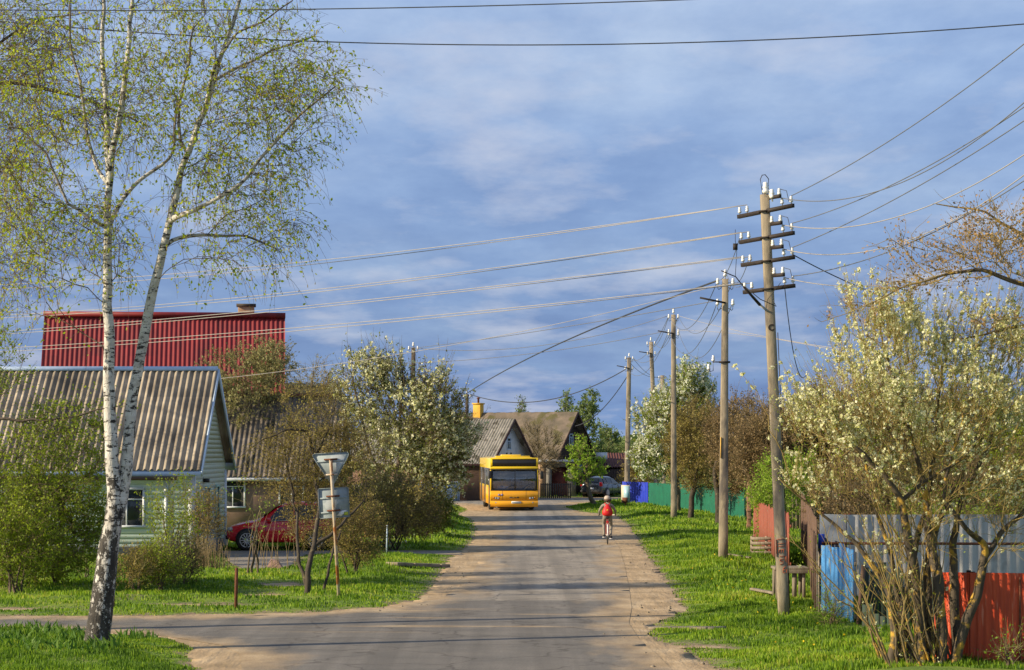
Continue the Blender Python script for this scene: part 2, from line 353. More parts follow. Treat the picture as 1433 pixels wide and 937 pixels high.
def grid_object(name, xs, ys, zf, m, keep=None, attrs=None):
    X, Y = np.meshgrid(xs, ys); nx, ny = len(xs), len(ys)
    X = X.ravel(); Y = Y.ravel()
    d = dirt_d(X, Y) if attrs is None else attrs(X, Y)
    if keep is not None:                       # pull the outer row of vertices onto the outline
        e = 1e-2
        m_ = (d > -.02) & (d < .35)
        gx = (attrs(X[m_]+e, Y[m_]) - attrs(X[m_]-e, Y[m_])) / (2*e); gy = (attrs(X[m_], Y[m_]+e) - attrs(X[m_], Y[m_]-e)) / (2*e)
        gl = np.maximum(gx*gx + gy*gy, .3)
        X[m_] -= gx * d[m_] / gl; Y[m_] -= gy * d[m_] / gl
    Z = zf(X, Y, d)
    i = (np.arange(ny-1)*nx)[:, None] + np.arange(nx-1)[None]
    f = np.stack([i, i+1, i+nx+1, i+nx], -1).reshape(-1, 4)
    if keep is not None:
        f = f[(d[f] < .12).all(1) | ((d[f].min(1) < 0) & (d[f].max(1) < .35))]
        u, inv = np.unique(f, return_inverse=True); f = inv.reshape(-1, 4)
        X, Y, Z, d = X[u], Y[u], Z[u], d[u]
    b = MB(); b.add(np.stack([X, Y, Z], 1), f, d=d)
    o = b.build(name, m, smooth=True); o['kind'] = 'structure'; return o

def ground_mat():
    m, t, b = nt('meadow_soil')
    g = ramp(t, noise(t, .9, 6), [(.3, (.08, .14, .012)), (.5, (.14, .22, .015)), (.72, (.22, .27, .03))])
    soil = ramp(t, noise(t, 6, 5), [(.3, (.17, .12, .075)), (.7, (.34, .25, .16))])
    dd = math_(t, 'ADD', attr(t, 'd'), math_(t, 'MULTIPLY', math_(t, 'SUBTRACT', noise(t, 2.5, 6), .5), 1.6))
    f = ramp(t, dd, [(.0, 0.0), (.38, 1.0)])
    patch = ramp(t, noise(t, .33, 6, (1, 1, 1), (31, 5, 0)), [(.60, 1.0), (.68, .25)])
    f2 = math_(t, 'MULTIPLY', f, patch)
    link(t, mix(t, f2, soil, g), b.inputs['Base Color']); b.inputs['Roughness'].default_value = .95
    bump(t, b, noise(t, 14, 6), .8, .05)
    return m
def sand_cols(t):
    s = ramp(t, noise(t, 1.3, 7, (1, .6, 1)), [(.3, (.27, .19, .1)), (.5, (.42, .3, .17)), (.7, (.55, .42, .26))])
    st = ramp(t, noise(t, 28, 3, rough=.7), [(.62, 0.0), (.7, 1.0)])
    return mix(t, math_(t, 'MULTIPLY', st, .6), s, (.2, .15, .1))
def dirt_mat():
    m, t, b = nt('sandy_dirt')
    c = sand_cols(t)
    g = ramp(t, math_(t, 'ADD', attr(t, 'd'), math_(t, 'MULTIPLY', math_(t, 'SUBTRACT', noise(t, 3, 6), .5), .9)), [(-.0, 0.0), (.25, 1.0)])
    c = mix(t, math_(t, 'MULTIPLY', g, .6), c, (.16, .17, .05))
    link(t, c, b.inputs['Base Color']); b.inputs['Roughness'].default_value = .95
    bump(t, b, math_(t, 'ADD', math_(t, 'MULTIPLY', noise(t, 16, 6), .5), math_(t, 'MULTIPLY', noise(t, 1.6, 3, (2.5, .4, 1)), 1.2)), .8, .045)
    return m
def road_mat():
    m, t, b = nt('worn_asphalt')
    old = ramp(t, noise(t, 1.1, 7, (1, .45, 1)), [(.3, (.235, .21, .175)), (.7, (.345, .3, .24))])
    new = ramp(t, noise(t, 1.4, 6, (.6, 1, 1), (4, 4, 4)), [(.3, (.14, .13, .115)), (.7, (.2, .18, .155))])
    tc = t.nodes.new('ShaderNodeTexCoord'); sp = t.nodes.new('ShaderNodeSeparateXYZ'); link(t, tc.outputs['Object'], sp.inputs[0])
    # the newer patch of tar is laid nearer than y = 46.5
    jag = math_(t, 'ADD', sp.outputs['Y'], math_(t, 'MULTIPLY', math_(t, 'SUBTRACT', noise(t, .8, 4), .5), .7))
    mr = t.nodes.new('ShaderNodeMapRange'); mr.inputs[1].default_value = 46.9; mr.inputs[2].default_value = 47.2; mr.clamp = True
    link(t, jag, mr.inputs[0])
    c = mix(t, mr.outputs[0], new, old)
    # tar repairs down the middle of the street
    rep = ramp(t, noise(t, 1.1, 4, (1.3, .16, 1), (2.3, 0, 0)), [(.6, 0.0), (.635, 1.0)])
    c = mix(t, math_(t, 'MULTIPLY', math_(t, 'MULTIPLY', rep, mr.outputs[0]), .55), c, (.12, .11, .1))
    # cracks
    vo = t.nodes.new('ShaderNodeTexVoronoi'); vo.feature = 'DISTANCE_TO_EDGE'; vo.inputs['Scale'].default_value = .55
    ws = t.nodes.new('ShaderNodeVectorMath'); ws.operation = 'ADD'
    nn = t.nodes.new('ShaderNodeTexNoise'); nn.inputs['Scale'].default_value = 1.2; nn.inputs['Detail'].default_value = 5
    link(t, tc.outputs['Object'], nn.inputs['Vector']); link(t, tc.outputs['Object'], ws.inputs[0]); link(t, nn.outputs['Color'], ws.inputs[1])
    link(t, ws.outputs[0], vo.inputs['Vector'])
    cr = ramp(t, vo.outputs['Distance'], [(.0, 1.0), (.024, 0.0)])
    trk = ramp(t, noise(t, 1.0, 3, (1.6, .03, 1), (.7, 0, 0)), [(.4, .8), (.62, 1.12)])
    c = mix(t, 1.0, c, trk, 'MULTIPLY')
    c = mix(t, math_(t, 'MULTIPLY', cr, .75), c, (.07, .06, .05))
    # sand drifted over the edges and in streaks along the drive
    sand = sand_cols(t)
    e = math_(t, 'ADD', attr(t, 'd'), math_(t, 'MULTIPLY', math_(t, 'SUBTRACT', noise(t, .9, 7, (1.4, .5, 1), (0, 8, 0)), .5), 2.8))
    f = ramp(t, e, [(-.0, 0.0), (.001, 0.0)])
    mr2 = t.nodes.new('ShaderNodeMapRange'); mr2.inputs[1].default_value = -.95; mr2.inputs[2].default_value = .05; link(t, e, mr2.inputs[0])
    c = mix(t, mr2.outputs[0], c, sand)
    dust = ramp(t, noise(t, .5, 7, (.35, 2.4, 1), (0, 3, 0)), [(.55, 0.0), (.66, 1.0)])
    mrn = t.nodes.new('ShaderNodeMapRange'); mrn.inputs[1].default_value = 38.2; mrn.inputs[2].default_value = 40.5; link(t, sp.outputs['Y'], mrn.inputs[0])
    mrf = t.nodes.new('ShaderNodeMapRange'); mrf.inputs[1].default_value = 46; mrf.inputs[2].default_value = 44; link(t, sp.outputs['Y'], mrf.inputs[0])
    c = mix(t, math_(t, 'MULTIPLY', math_(t, 'MULTIPLY', dust, mrn.outputs[0]), math_(t, 'MULTIPLY', mrf.outputs[0], .8)), c, sand)
    gr = noise(t, 38, 4, rough=.85)
    c = mix(t, .6, c, ramp(t, gr, [(.35, .35), (.65, 1.15)]), 'MULTIPLY')
    c = mix(t, 1.0, c, (1.18, 1.18, 1.18), 'MULTIPLY')
    link(t, c, b.inputs['Base Color']); b.inputs['Roughness'].default_value = .88
    bump(t, b, math_(t, 'ADD', noise(t, 45, 4, rough=.7), math_(t, 'MULTIPLY', noise(t, .8, 4), 2.0)), .5, .02)
    return m
def spaced(a, b, s, far, k=1.6):
    out = list(np.arange(a, b + 1e-6, s)); q = s
    while out[-1] < far: q *= k; out.append(out[-1] + q)
    return out
_xp = spaced(0, 30, .4, 2500); XS = np.array([-x for x in _xp[::-1][:-1]] + _xp)
YS = np.array([-60, -20, 0, 8, 14] + spaced(18, 170, .4, 4000))
grid_object('ground', XS, YS, lambda x, y, d: hgt(x, y, d), ground_mat())
f1 = lambda X, Y: dirt_d(X, Y)
grid_object('dirt_verge', np.arange(-40, 20.1, .22), np.arange(12, 156, .25), lambda x, y, d: np.where(d > .05, -.012, 0.0) + 0*x, dirt_mat(), keep=1, attrs=f1)
def f2(X, Y): return sdf(ASPH, X, Y)
grid_object('road', np.arange(-40, 20.1, .25), np.arange(12, 156, .3), lambda x, y, d: .006 + 0*x, road_mat(), keep=1, attrs=f2)
def f3(X, Y): return sdf(DRIVE, X, Y) + .08 * wob(X, Y, 3)
dm = mat('grey_gravel', (.26, .235, .2), (.19, .17, .145), 2.5, .95, bmp=.6, c3=(.33, .26, .18), s3=1.2)
grid_object('driveway', np.arange(-20, 0, .2), np.arange(58, 73, .2), lambda x, y, d: .012 + 0*x, dm, keep=1, attrs=f3)

# ------------------------------------------------------------------ grass (nobody could count it)
def blades(name, x, y, h, w, m, lean=.35, d=None, rnd=None):
    n = len(x); d = dirt_d(x, y) if d is None else d
    z = hgt(x, y, d) - .01
    a = R.rand(n) * 2 * PI; b0 = np.stack([np.cos(a), np.sin(a), 0*a], 1) * (w[:, None] * .5)
    le = R.rand(n) * 2 * PI; ln = h * lean * R.rand(n)
    p = np.stack([x, y, z], 1)
    tip = p + np.stack([np.cos(le) * ln, np.sin(le) * ln, h], 1); mid = p + np.stack([np.cos(le) * ln * .3, np.sin(le) * ln * .3, h * .6], 1)
    v = np.stack([p - b0, p + b0, mid + b0 * .7, tip, mid - b0 * .7], 1).reshape(-1, 3)
    f = np.arange(5 * n).reshape(-1, 5)
    if rnd is None:
        rnd = np.clip(.42 + .3 * wob(x, y, .5) + .22 * wob(x + 3, y, 1.9) + R.randn(n) * .2, 0, 1)
    mb = MB(); mb.add(v, f, rnd=np.repeat(rnd, 5)); o = mb.build(name, m); o['kind'] = 'stuff'; return o
def lawn(name, x0, x1, y0, y1, dens, hmin, hmax, w, label, keep=None):
    n = int((x1-x0) * (y1-y0) * dens); x = x0 + R.rand(n) * (x1-x0); y = y0 + R.rand(n) * (y1-y0)
    c = wob(x, y, 1.9) + .5 * wob(x+5, y, 5.2)             # clumps
    vis = (np.abs(x) < y * .245 + 1.5)
    d = dirt_d(x, y)
    m = vis & (R.rand(n) < .62 + .45 * c) & (d > .0 + .25 * R.rand(n)**2)
    if keep is not None: m &= keep(x, y)
    x, y, c, d = x[m], y[m], c[m], d[m]
    edge = np.clip(.35 + d * .6, .3, 1)
    h = (hmin + (hmax-hmin) * 1.25 * np.clip(.4 + .5*c, 0, 1) ** 1.6 * (.5 + .7*R.rand(len(x)))) * edge
    o = blades(name, x, y, h, w * (.6 + .8 * R.rand(len(x))), MT['grass'], d=d)
    tag(o, label, 'grass'); return o
lawn('grass', -9, 0, 31, 40.5, 1500, .04, .17, .016, 'bright green grass patch around the foot of the nearest birch', lambda x, y: x < 0)
lawn('grass', 2, 10, 31, 47, 1000, .04, .17, .018, 'bright green verge grass before the wooden fences on the right', lambda x, y: (x > 1))
lawn('grass', 2, 12, 47, 78, 420, .05, .19, .026, 'green verge grass around the concrete poles on the right')
lawn('grass', -22, 0, 42, 72, 320, .05, .15, .026, 'green lawn between the side road and the mint green house')
lawn('grass', 2, 22, 78, 136, 110, .06, .2, .05, 'far green verge grass before the blue and teal fences')
lawn('grass', -24, 1, 72, 140, 80, .06, .24, .055, 'green grass bank left of the street beyond the driveway')
lawn('grass', -30, 40, 146, 200, 14, .08, .25, .12, 'thin grass before the far houses and garage')
# broad-leaved weeds, lower left
n = 5200; x = -9.3 + R.rand(n) * 5.5; y = 34.2 + R.rand(n) * 4.8
k = (wob(x, y, 1.3) > -.25 + np.clip((x + 7) * .45, 0, 2)) & (dirt_d(x, y) > .15); x, y = x[k], y[k]
o = blades('weeds', x, y, (.08 + .2 * R.rand(len(x)) ** 1.5) * np.clip(.75 + .5 * wob(x, y, 2.2), .35, 1.3), .03 + .03 * R.rand(len(x)), MT['weed'], .9, rnd=R.rand(len(x))); tag(o, 'broad dark green weeds left of the birch foot by the side road', 'weeds')
def dots(name, xs, ys, s, h, m, label, cat):
    C = np.stack([xs, ys, hgt(xs, ys) + h], 1); n = len(xs); mb = MB()
    for q in range(3):
        A = R.randn(n, 3); A /= np.linalg.norm(A, axis=1, keepdims=True); B = np.cross(A, R.randn(n, 3)); B /= np.linalg.norm(B, axis=1, keepdims=True)
        mb.quads(C, A * s, B * s, rnd=R.rand(n))
    o = mb.build(name, m); o['kind'] = 'stuff'; tag(o, label, cat)
x = 3.6 + R.rand(40) * 3; y = 33 + R.rand(40) * 30; k = dirt_d(x, y) > .4
dots('dandelions', x[k], y[k], .022, .12, MT['flower_y'], 'yellow dandelions dotted in the right verge', 'flowers')
x = -5.5 + R.rand(60) * 2; y = 73 + R.rand(60) * 6
dots('daisies', x, y, .035, .1, MT['blossom_w'], 'tiny white flowers in grass beyond the driveway', 'flowers')
# loose stones along the dirt edges
n = 500; x = -3 + R.rand(n) * 7.5; y = 31 + R.rand(n) * 40; dd = dirt_d(x, y); k = (dd < 0) & (dd > -.9) ; x, y = x[k], y[k]
mb = MB()
for a, b_ in zip(x, y):
    r = .012 + .03 * R.rand() ** 2
    v = np.array([(1,0,0),(-.9,.1,0),(.1,1.1,0),(0,-.9,.1),(0,0,.7),(0,0,-1)]) * r * (.7 + .6 * R.rand(6, 1)) + (a, b_, r * .3)
    mb.add(v, [(0,2,4),(2,1,4),(1,3,4),(3,0,4),(2,0,5),(1,2,5),(3,1,5),(0,3,5)])
o = mb.build('pebbles', MT['stone']); o['kind'] = 'stuff'; tag(o, 'small loose stones strewn on the sandy road edges', 'pebbles')
# ------------------------------------------------------------------ buildings
def corrugated(mb, o, u, v, pitch, amp, rows=1, step=.02, prof='sin', jag=.03):
    """sheet from corner o, waves along u, sheets overlapping down v"""
    o, u, v = (np.array(q, float) for q in (o, u, v)); L = np.linalg.norm(u); n = np.cross(u, v); n /= np.linalg.norm(n)
    k = max(1, int(L / pitch)); per = 6 if prof == 'sin' else 4
    if prof == 'sin':
        s = np.linspace(0, 1, k * per + 1); w = np.sin(s * k * 2 * PI) * amp
    else:
        fr = np.array([0, .3, .45, .85]); s = np.concatenate([(np.arange(k)[:, None] + fr).ravel(), [k]]) / k
        w = np.concatenate([np.tile([0, 0, 1, 1], k), [0]]) * amp
    m = len(s)
    for r in range(rows):
        a, b = r / rows, min(1, (r + 1.03) / rows) if r < rows - 1 else 1.0
        jt = (R.rand(m) - .5) * jag if jag else 0
        va = o + u * s[:, None] + v * a + n * (w[:, None] - 0.002)
        vb = o + u * s[:, None] + v * b + n * (w[:, None] + (step if r < rows - 1 else 0)) + (v / np.linalg.norm(v)) * (np.reshape(jt, (-1, 1)) if jag else 0)
        i = np.arange(m - 1); f = np.stack([i, i + 1, i + 1 + m, i + m], 1)
        mb.add(np.vstack([va, vb]), f)
        th = n * -.012; mb.add(np.vstack([va + th, vb + th]), f[:, ::-1]); mb.add(np.vstack([vb, vb + th]), f)
def window(house, x, y, z, w, h, frame_m, glass_m, facing='y', name='window', bars=1, t=.07):
    """window on a wall; facing 'y' = wall plane y const seen from -y, 'x' = plane x const seen from +x"""
    f = MB()
    def bx(a, b, dz, ww, hh, dep):
        if facing == 'y': f.box((x + a, y + b, z + dz), (ww, dep, hh))
        else: f.box((y - b, x + a, z + dz), (dep, ww, hh))
    bx(0, 0, h/2, w, t, .07); bx(0, 0, -h/2, w + .08, t, .1)
    bx(-w/2, 0, 0, t, h - t, .068); bx(w/2, 0, 0, t, h - t, .068)
    for q in range(bars): bx((q + 1) / (bars + 1) * w - w/2, 0, -.12 * h, t * .6, h * .72, .05)
    if bars: bx(0, 0, h * .22, w - t, t * .6, .052)
    fo = f.build('window', frame_m, house)
    g = MB(); f = g
    bx(0, .012, 0, w - t * .5, h - t * .5, .012)
    g.build('pane', glass_m, fo); return fo
def siding(mb, x0, x1, y, z0, z1, pitch=.15, axis='y', cut=None):
    z = z0
    while z < z1 - .01:
        zz = min(z + pitch, z1); a, b = (x0, x1) if cut is None else cut(z)
        a2, b2 = (x0, x1) if cut is None else cut(zz)
        if b - a > .05:
            if axis == 'y': v = [(a, y - .03, z), (b, y - .03, z), (b2, y - .008, zz), (a2, y - .008, zz), (a, y, z), (b, y, z)]
            else: v = [(y + .03, a, z), (y + .03, b, z), (y + .008, b2, zz), (y + .008, a2, zz), (y, a, z), (y, b, z)]
            mb.add(v, [(0, 1, 2, 3), (4, 5, 1, 0)])
        z = zz
def gable_house(name, label, cat, loc, rz, L, W, ze, zr, wall, roof, ov=.35, ovg=.35, base=0, gable=None, boards=None, pitch=.18, amp=.025, rows=3, asym=.5, thick=.06, clap=False, prof='sin', cap=None, group=None):
    """ridge along local x (0..L), near wall at local y=0"""
    h = thing(name, label, cat, loc, rz, group)
    yr = W * asym
    w = MB(); w.box((L/2, W/2, (base + ze)/2 - .1), (L, W, ze - base + .2)); w.build('wall', wall, h)
    g = MB()
    for x in (0.0, L - .1): g.prism([(x + .002, 0, ze), (x + .002, W, ze), (x + .002, yr, zr - .06)], (.096, 0, 0))
    g.each('gable', gable or wall, h)
    if clap:
        s = MB(); siding(s, 0, L, 0, base, ze); siding(s, 0, W, L, base, ze, axis='x')
        siding(s, 0, W, L, ze, zr - .1, axis='x', cut=lambda z: (yr * (z - ze) / (zr - ze), W - (W - yr) * (z - ze) / (zr - ze)))
        s.build('siding', wall, h)
    r = MB(); k1 = (zr - ze) / yr; k2 = (zr - ze) / (W - yr)
    A = np.array((-ovg, yr, zr)); e1 = np.array((0, -yr - ov, -k1 * (yr + ov))); e2 = np.array((0, (W - yr) + ov, -k2 * (W - yr + ov)))
    Lx = L + 2 * ovg
    corrugated(r, A + (0, 0, .05), (Lx, 0, 0), e1, pitch, amp, rows, prof=prof); corrugated(r, A + (Lx, 0, .05), (-Lx, 0, 0), e2, pitch, amp, rows, prof=prof)
    rf = r.build('roof', roof, h)
    if cap is not None:
        c = MB(); c.prism([(-ovg, yr - .16, zr + .0), (-ovg, yr, zr + .14), (-ovg, yr + .16, zr + .0)], (Lx, 0, 0)); c.build('ridge_cap', cap, rf)
    if boards is not None:
        b = MB()
        for x in (-ovg - .03, Lx - ovg + .03):
            for e in (e1, e2):
                b.bar(A * (0, 1, 1) + (x, 0, -.03), A * (0, 1, 1) + (x, 0, -.03) + e, .05, .2, (1, 0, 0)) if False else b.prism([(x - .025, yr, zr + .06), (x - .025, yr, zr - .16), (x - .025, yr + e[1], zr + e[2] - .14), (x - .025, yr + e[1], zr + e[2] + .06)], (.05, 0, 0))
        b.each('bargeboard', boards, h)
        f = MB(); f.box((L/2, -ov - .015, ze - k1 * ov - .06), (Lx, .03, .13)); f.build('fascia', boards, h)
    so = MB()
    for yy, sg in ((-ov, -1), (W + ov, 1)):
        kk = k1 if sg < 0 else k2
        so.prism([(-ovg, 0 if sg < 0 else W, ze - .02), (-ovg, yy, ze - kk * ov - .02), (-ovg, yy, ze - kk * ov - .05), (-ovg, 0 if sg < 0 else W, ze - .05)], (Lx, 0, 0))
    so.each('soffit', boards or wall, h)
    return h

# mint green house
mh = gable_house('house', 'mint green clapboard house with grey corrugated roof and white trim', 'house', (-22.78, 65.6, 0), 0, 13.0, 7.4, 2.9, 5.87, MT['mint'], MT['asbestos'],
                 ov=.3, ovg=.3, boards=MT['bluewhite'], pitch=.205, amp=.042, rows=3, clap=True, asym=.47, cap=MT['bluewhite'])
b = MB(); b.box((12.97, -.02, 1.3), (.16, .1, 2.7)); b.box((13.03, .1, 1.3), (.1, .2, 2.7)); b.box((12.2, -.045, 1.35), (.1, .06, 2.5)); b.box((13.02, 7.3, 1.3), (.1, .2, 2.7)); b.each('corner_board', MT['white_trim'], mh)
b = MB(); b.box((6.5, -.06, .1), (13.1, .1, .5)); b.box((13.06, 3.7, .1), (.1, 7.4, .5)); b.build('plinth', MT['grey_block'], mh)
for x in (2.5, 6.2, 11.0): window(mh, x, -.06, 1.55, 1.05, 1.15, MT['white_trim'], MT['glass'])
for y in (3.0, 5.2): window(mh, y, 13.06, 1.55, .75, 1.15, MT['mint_trim'], MT['glass'], facing='x', bars=0)
b = MB(); b.box((13.12, 2.2, 2.35), (.16, .25, .12)); b.build('wall_lamp', MT['black'], mh)
b = MB(); b.tube([(12.6, -.4, 2.45), (0, -.4, 2.45)], .06); b.build('gutter', MT['brown_metal'], mh)

# house behind, old roof and rust ridge
X0 = P(300, 0, 86)[0]
h2 = gable_house('house', 'low old house with dark corrugated roof and rusty ridge behind the red car', 'house', (X0 - 3, 86, 0), 0, 7.6, 7, 2.5, 5.55, MT['oldplaster'], MT['asbestos_dark'], boards=MT['white_trim'], pitch=.2, amp=.03, rows=4, cap=MT['rust'])
window(h2, 3.75, -.06, 1.6, .95, 1.15, MT['white_trim'], MT['glass']); window(h2, 6.1, -.06, 1.6, .95, 1.15, MT['white_trim'], MT['glass'])
# tall red roof
x0, x1 = P(40, 0, 95)[0], P(397, 0, 95)[0]
rh = thing('house', 'tall house whose bright red metal roof rises over the mint house', 'house', (x0, 95, 0), math.radians(6.1))
Lr = x1 - x0
b = MB(); b.box((Lr/2, 4.2, 1.5), (Lr - .6, 7.8, 3.0)); b.build('wall', MT['brick'], rh)
b = MB(); corrugated(b, (.35, 3.1, 9.52), (Lr - .35, 0, 0), (0, -3.1, -5.6), .21, .03, 1, prof='trap'); corrugated(b, (Lr, 5.6, 9.52), (-Lr + .35, 0, 0), (0, 3.1, -5.6), .21, .03, 1, prof='trap')
corrugated(b, (.35, 3.1, 9.52), (0, 2.5, .02), (Lr - .35, 0, 0), .25, .02, 1, prof='trap')
rf = b.build('roof', MT['red_roof'], rh)
b = MB(); b.box((Lr/2 + .17, 3.05, 9.55), (Lr - .3, .3, .22)); b.build('ridge_cap', MT['red_roof'], rf)
b = MB()
for x in (.5, Lr - .12): b.prism([(x, 3.15, 9.3), (x, .1, 3.7), (x, 8.6, 3.7), (x, 5.55, 9.3)], (.08, 0, 0))
b.each('gable', MT['tar'], rh)
b = MB(); b.box((9.5, 4.3, 9.4), (.75, .6, 1.3)); ch = b.build('chimney', MT['brick'], rh, bevel=.01)
b = MB(); b.box((9.5, 4.3, 10.08), (.9, .75, .12)); b.build('chimney_cap', MT['tar'], ch)
# pale flat-roofed shed between
x0, x1 = P(392, 0, 100)[0], P(466, 0, 100)[0]
sh = thing('shed', 'flat roofed shed of pale corrugated sheet between red roof and blossom tree', 'shed', (x0, 100, 0))
b = MB(); corrugated(b, (0, 0, 6.3), (x1-x0, 0, 0), (0, 0, -6.3), .16, .02, 2); b.box(((x1-x0)/2, 2.1, 3.1), (x1-x0-.1, 4.1, 6.2)); b.build('wall', mat('cream_sheet', (.44, .38, .25), (.32, .28, .19), 2, .8), sh)
b = MB(); b.box(((x1-x0)/2, 2, 6.38), (x1-x0+.2, 4.4, .14)); b.build('roof', MT['white_trim'], sh)

# white gabled house
Y = 143; ap = P(712, 587, Y)
t = math.radians(62); gdir = np.array((math.cos(t), math.sin(t))); rdir = np.array((math.sin(t), -math.cos(t)))   # ridge runs along rdir toward the gable
W_ = 5.6; zr = ap[2]; ze = 2.75
L_ = 11.0
org = np.array((ap[0], ap[1])) - rdir * L_ - gdir * W_/2
wh = gable_house('house', 'low house with white gable and grey corrugated roof behind the bus', 'house', (org[0], org[1], 0), t - PI/2, L_, W_, ze, zr, MT['brown_planks'], MT['asbestos_grey'], ov=.4, ovg=.45, boards=MT['maroon'], pitch=.2, amp=.03, rows=3, gable=MT['plaster'])
window(wh, W_/2, L_ + .01, 3.75, .5, .75, MT['bluewhite'], MT['glass'], facing='x', bars=1)
b = MB(); b.box((L_ + .03, W_/2, 2.72), (.08, W_ + .3, .26)); b.build('belt_board', MT['maroon'], wh)
b = MB(); b.box((L_ + .02, W_/2 - .3, 3.1), (.02, .16, .1)); b.box((L_ + .02, W_/2 + .3, 3.1), (.02, .16, .1)); b.each('vent', MT['black'], wh)
# dark wooden house
Y = 158; ap = P(799, 577, Y); t = math.radians(64); gdir = np.array((math.cos(t), math.sin(t))); rdir = np.array((math.sin(t), -math.cos(t)))
W_ = 7.4; L_ = 11.5; zr = ap[2]; ze = 2.6
org = np.array((ap[0], ap[1])) - rdir * L_ - gdir * W_/2
dh = gable_house('house', 'old dark wooden house with wide weathered roof beyond the bus', 'house', (org[0], org[1], 0), t - PI/2, L_, W_, ze, zr, MT['darkwood'], mat('mossy_roof', (.2, .155, .115), (.1, .085, .06), 1.2, .95, bmp=.4, c3=(.1, .09, .035), s3=.8), ov=.5, ovg=.55, boards=MT['maroon'], pitch=1.05, amp=.03, rows=2, prof='trap')
window(dh, W_/2, L_ + .01, 4.1, .6, .8, MT['bluewhite'], MT['glass'], facing='x', bars=1)
b = MB(); b.box((L_ + .04, W_/2, ze), (.1, W_ + .2, .18)); b.build('belt_board', MT['maroon'], dh)
b = MB()
for q in range(24): b.box((L_ + .02, (q + .5) * W_ / 24, 1.3), (.035, W_ / 24 - .02, 2.6))
b.build('boarding', MT['darkwood'], dh)
b = MB(); b.box((3.9, W_/2 - .1, zr - .05), (.6, .6, 1.5)); ch = b.build('chimney', MT['yellow'], dh, bevel=.01)
b = MB(); b.box((3.9, W_/2 - .1, zr + .72), (.72, .72, .1)); b.build('chimney_cap', MT['yellow'], ch)
b = MB(); b.lathe([(.08, zr + .76), (.08, zr + 1.1), (.17, zr + 1.1), (.02, zr + 1.25)], (3.9, W_/2 - .1, 0), sides=8); b.build('cowl', MT['rust'], ch)
# garage
x0, x1 = P(752, 0, 152)[0], P(806, 0, 152)[0]; w = x1 - x0
ga = thing('garage', 'flat roofed garage of brick and cement with a dark red door', 'garage', (x0, 152, 0))
b = MB(); b.box((.3, 3, 1.25), (.6, 6, 2.5)); b.build('brick_wall', MT['brick'], ga)
b = MB(); b.box((.8, 3, 1.24), (.4, 5.98, 2.5)); b.box((w/2 + .5, 3.2, 1.24), (w - 1.0, 5.6, 2.46)); b.box((w - .3, .2, 1.2), (.6, .6, 2.4)); b.box((w/2 + .6, .1, 2.3), (w - 1.2, .4, .35)); b.build('wall', MT['grey_block'], ga)
b = MB(); b.box((w/2, 2.9, 2.56), (w + .4, 6.6, .14)); b.build('roof', MT['white_trim'], ga)
d_ = MB(); d_.box((w/2 + .3, .34, 1.05), (1.25, .08, 2.1)); do = d_.build('door', MT['red_door'], ga)
d_ = MB(); d_.box((w/2 + .75, .27, 1.0), (.05, .05, .2)); d_.build('handle', MT['iron'], do)
b = MB(); b.box((w + .25, .4, 1.95), (.5, .06, .7)); b.build('blue_panel', mat('blue_board', (.02, .12, .3), None, 3, .7), ga)
# dark gate before the garage
def bars_fence(name, label, a, b_, h, mats, n, cat='fence', z0=0, w=.04):
    r = thing(name, label, cat, (0, 0, 0)); m = MB(); a = np.array(a, float); b_ = np.array(b_, float)
    for q in range(n + 1):
        p = a + (b_ - a) * q / n; m.bar((p[0], p[1], z0), (p[0], p[1], h), w, w)
    m.build('bars', mats, r)
    m = MB()
    for z in (z0 + .15, h - .1): m.bar((*a, z), (*b_, z), .05, .05)
    m.each('rail', mats, r); return r
bars_fence('gate', 'low dark picket gate before the garage wall', (P(757,0,147)[0], 147), (P(798,0,147)[0], 147), 1.05, MT['tar'], 14, 'gate', w=.09)
# brown shed and fence right of the dark car
x0, x1 = P(838, 0, 160)[0], P(884, 0, 160)[0]; w = x1 - x0
bs = thing('shed', 'dark brown plank shed with dull red roof behind the parked car', 'shed', (x0, 160, 0))
b = MB(); b.box((w/2, 2, 1.05), (w, 4, 2.1))
for q in range(16): b.box(((q + .5) * w / 16, -.02, 1.05), (w / 16 - .03, .04, 2.1))
b.build('wall', MT['darkwood'], bs)
b = MB(); corrugated(b, (-.3, 3.8, 3.1), (w + .6, 0, 0), (0, -4.3, -1.05), .2, .03, 1); b.build('roof', mat('dull_red_roof', (.13, .04, .03), (.08, .03, .025), 3, .9), bs)
b = MB(); b.box((.2, .6, 2.9), (.9, .8, .5)); b.build('roof_box', MT['white_trim'], bs)
# old barn behind the brown trees
x0, x1 = P(1092, 0, 88)[0], P(1225, 0, 88)[0]; w = x1 - x0
bn = gable_house('barn', 'weathered plank barn half hidden by brown trees', 'barn', (x0, 88, 0), 0, w, 6, 3.0, 4.7, MT['brown_planks'], MT['asbestos_dark'], pitch=.2, amp=.03, boards=MT['darkwood'])
b = MB()
for q in range(26): b.box(((q + .5) * w / 26, -.03, 1.6), (w / 26 - .03, .05, 3.2))
b.build('boarding', MT['grey_planks'], bn)

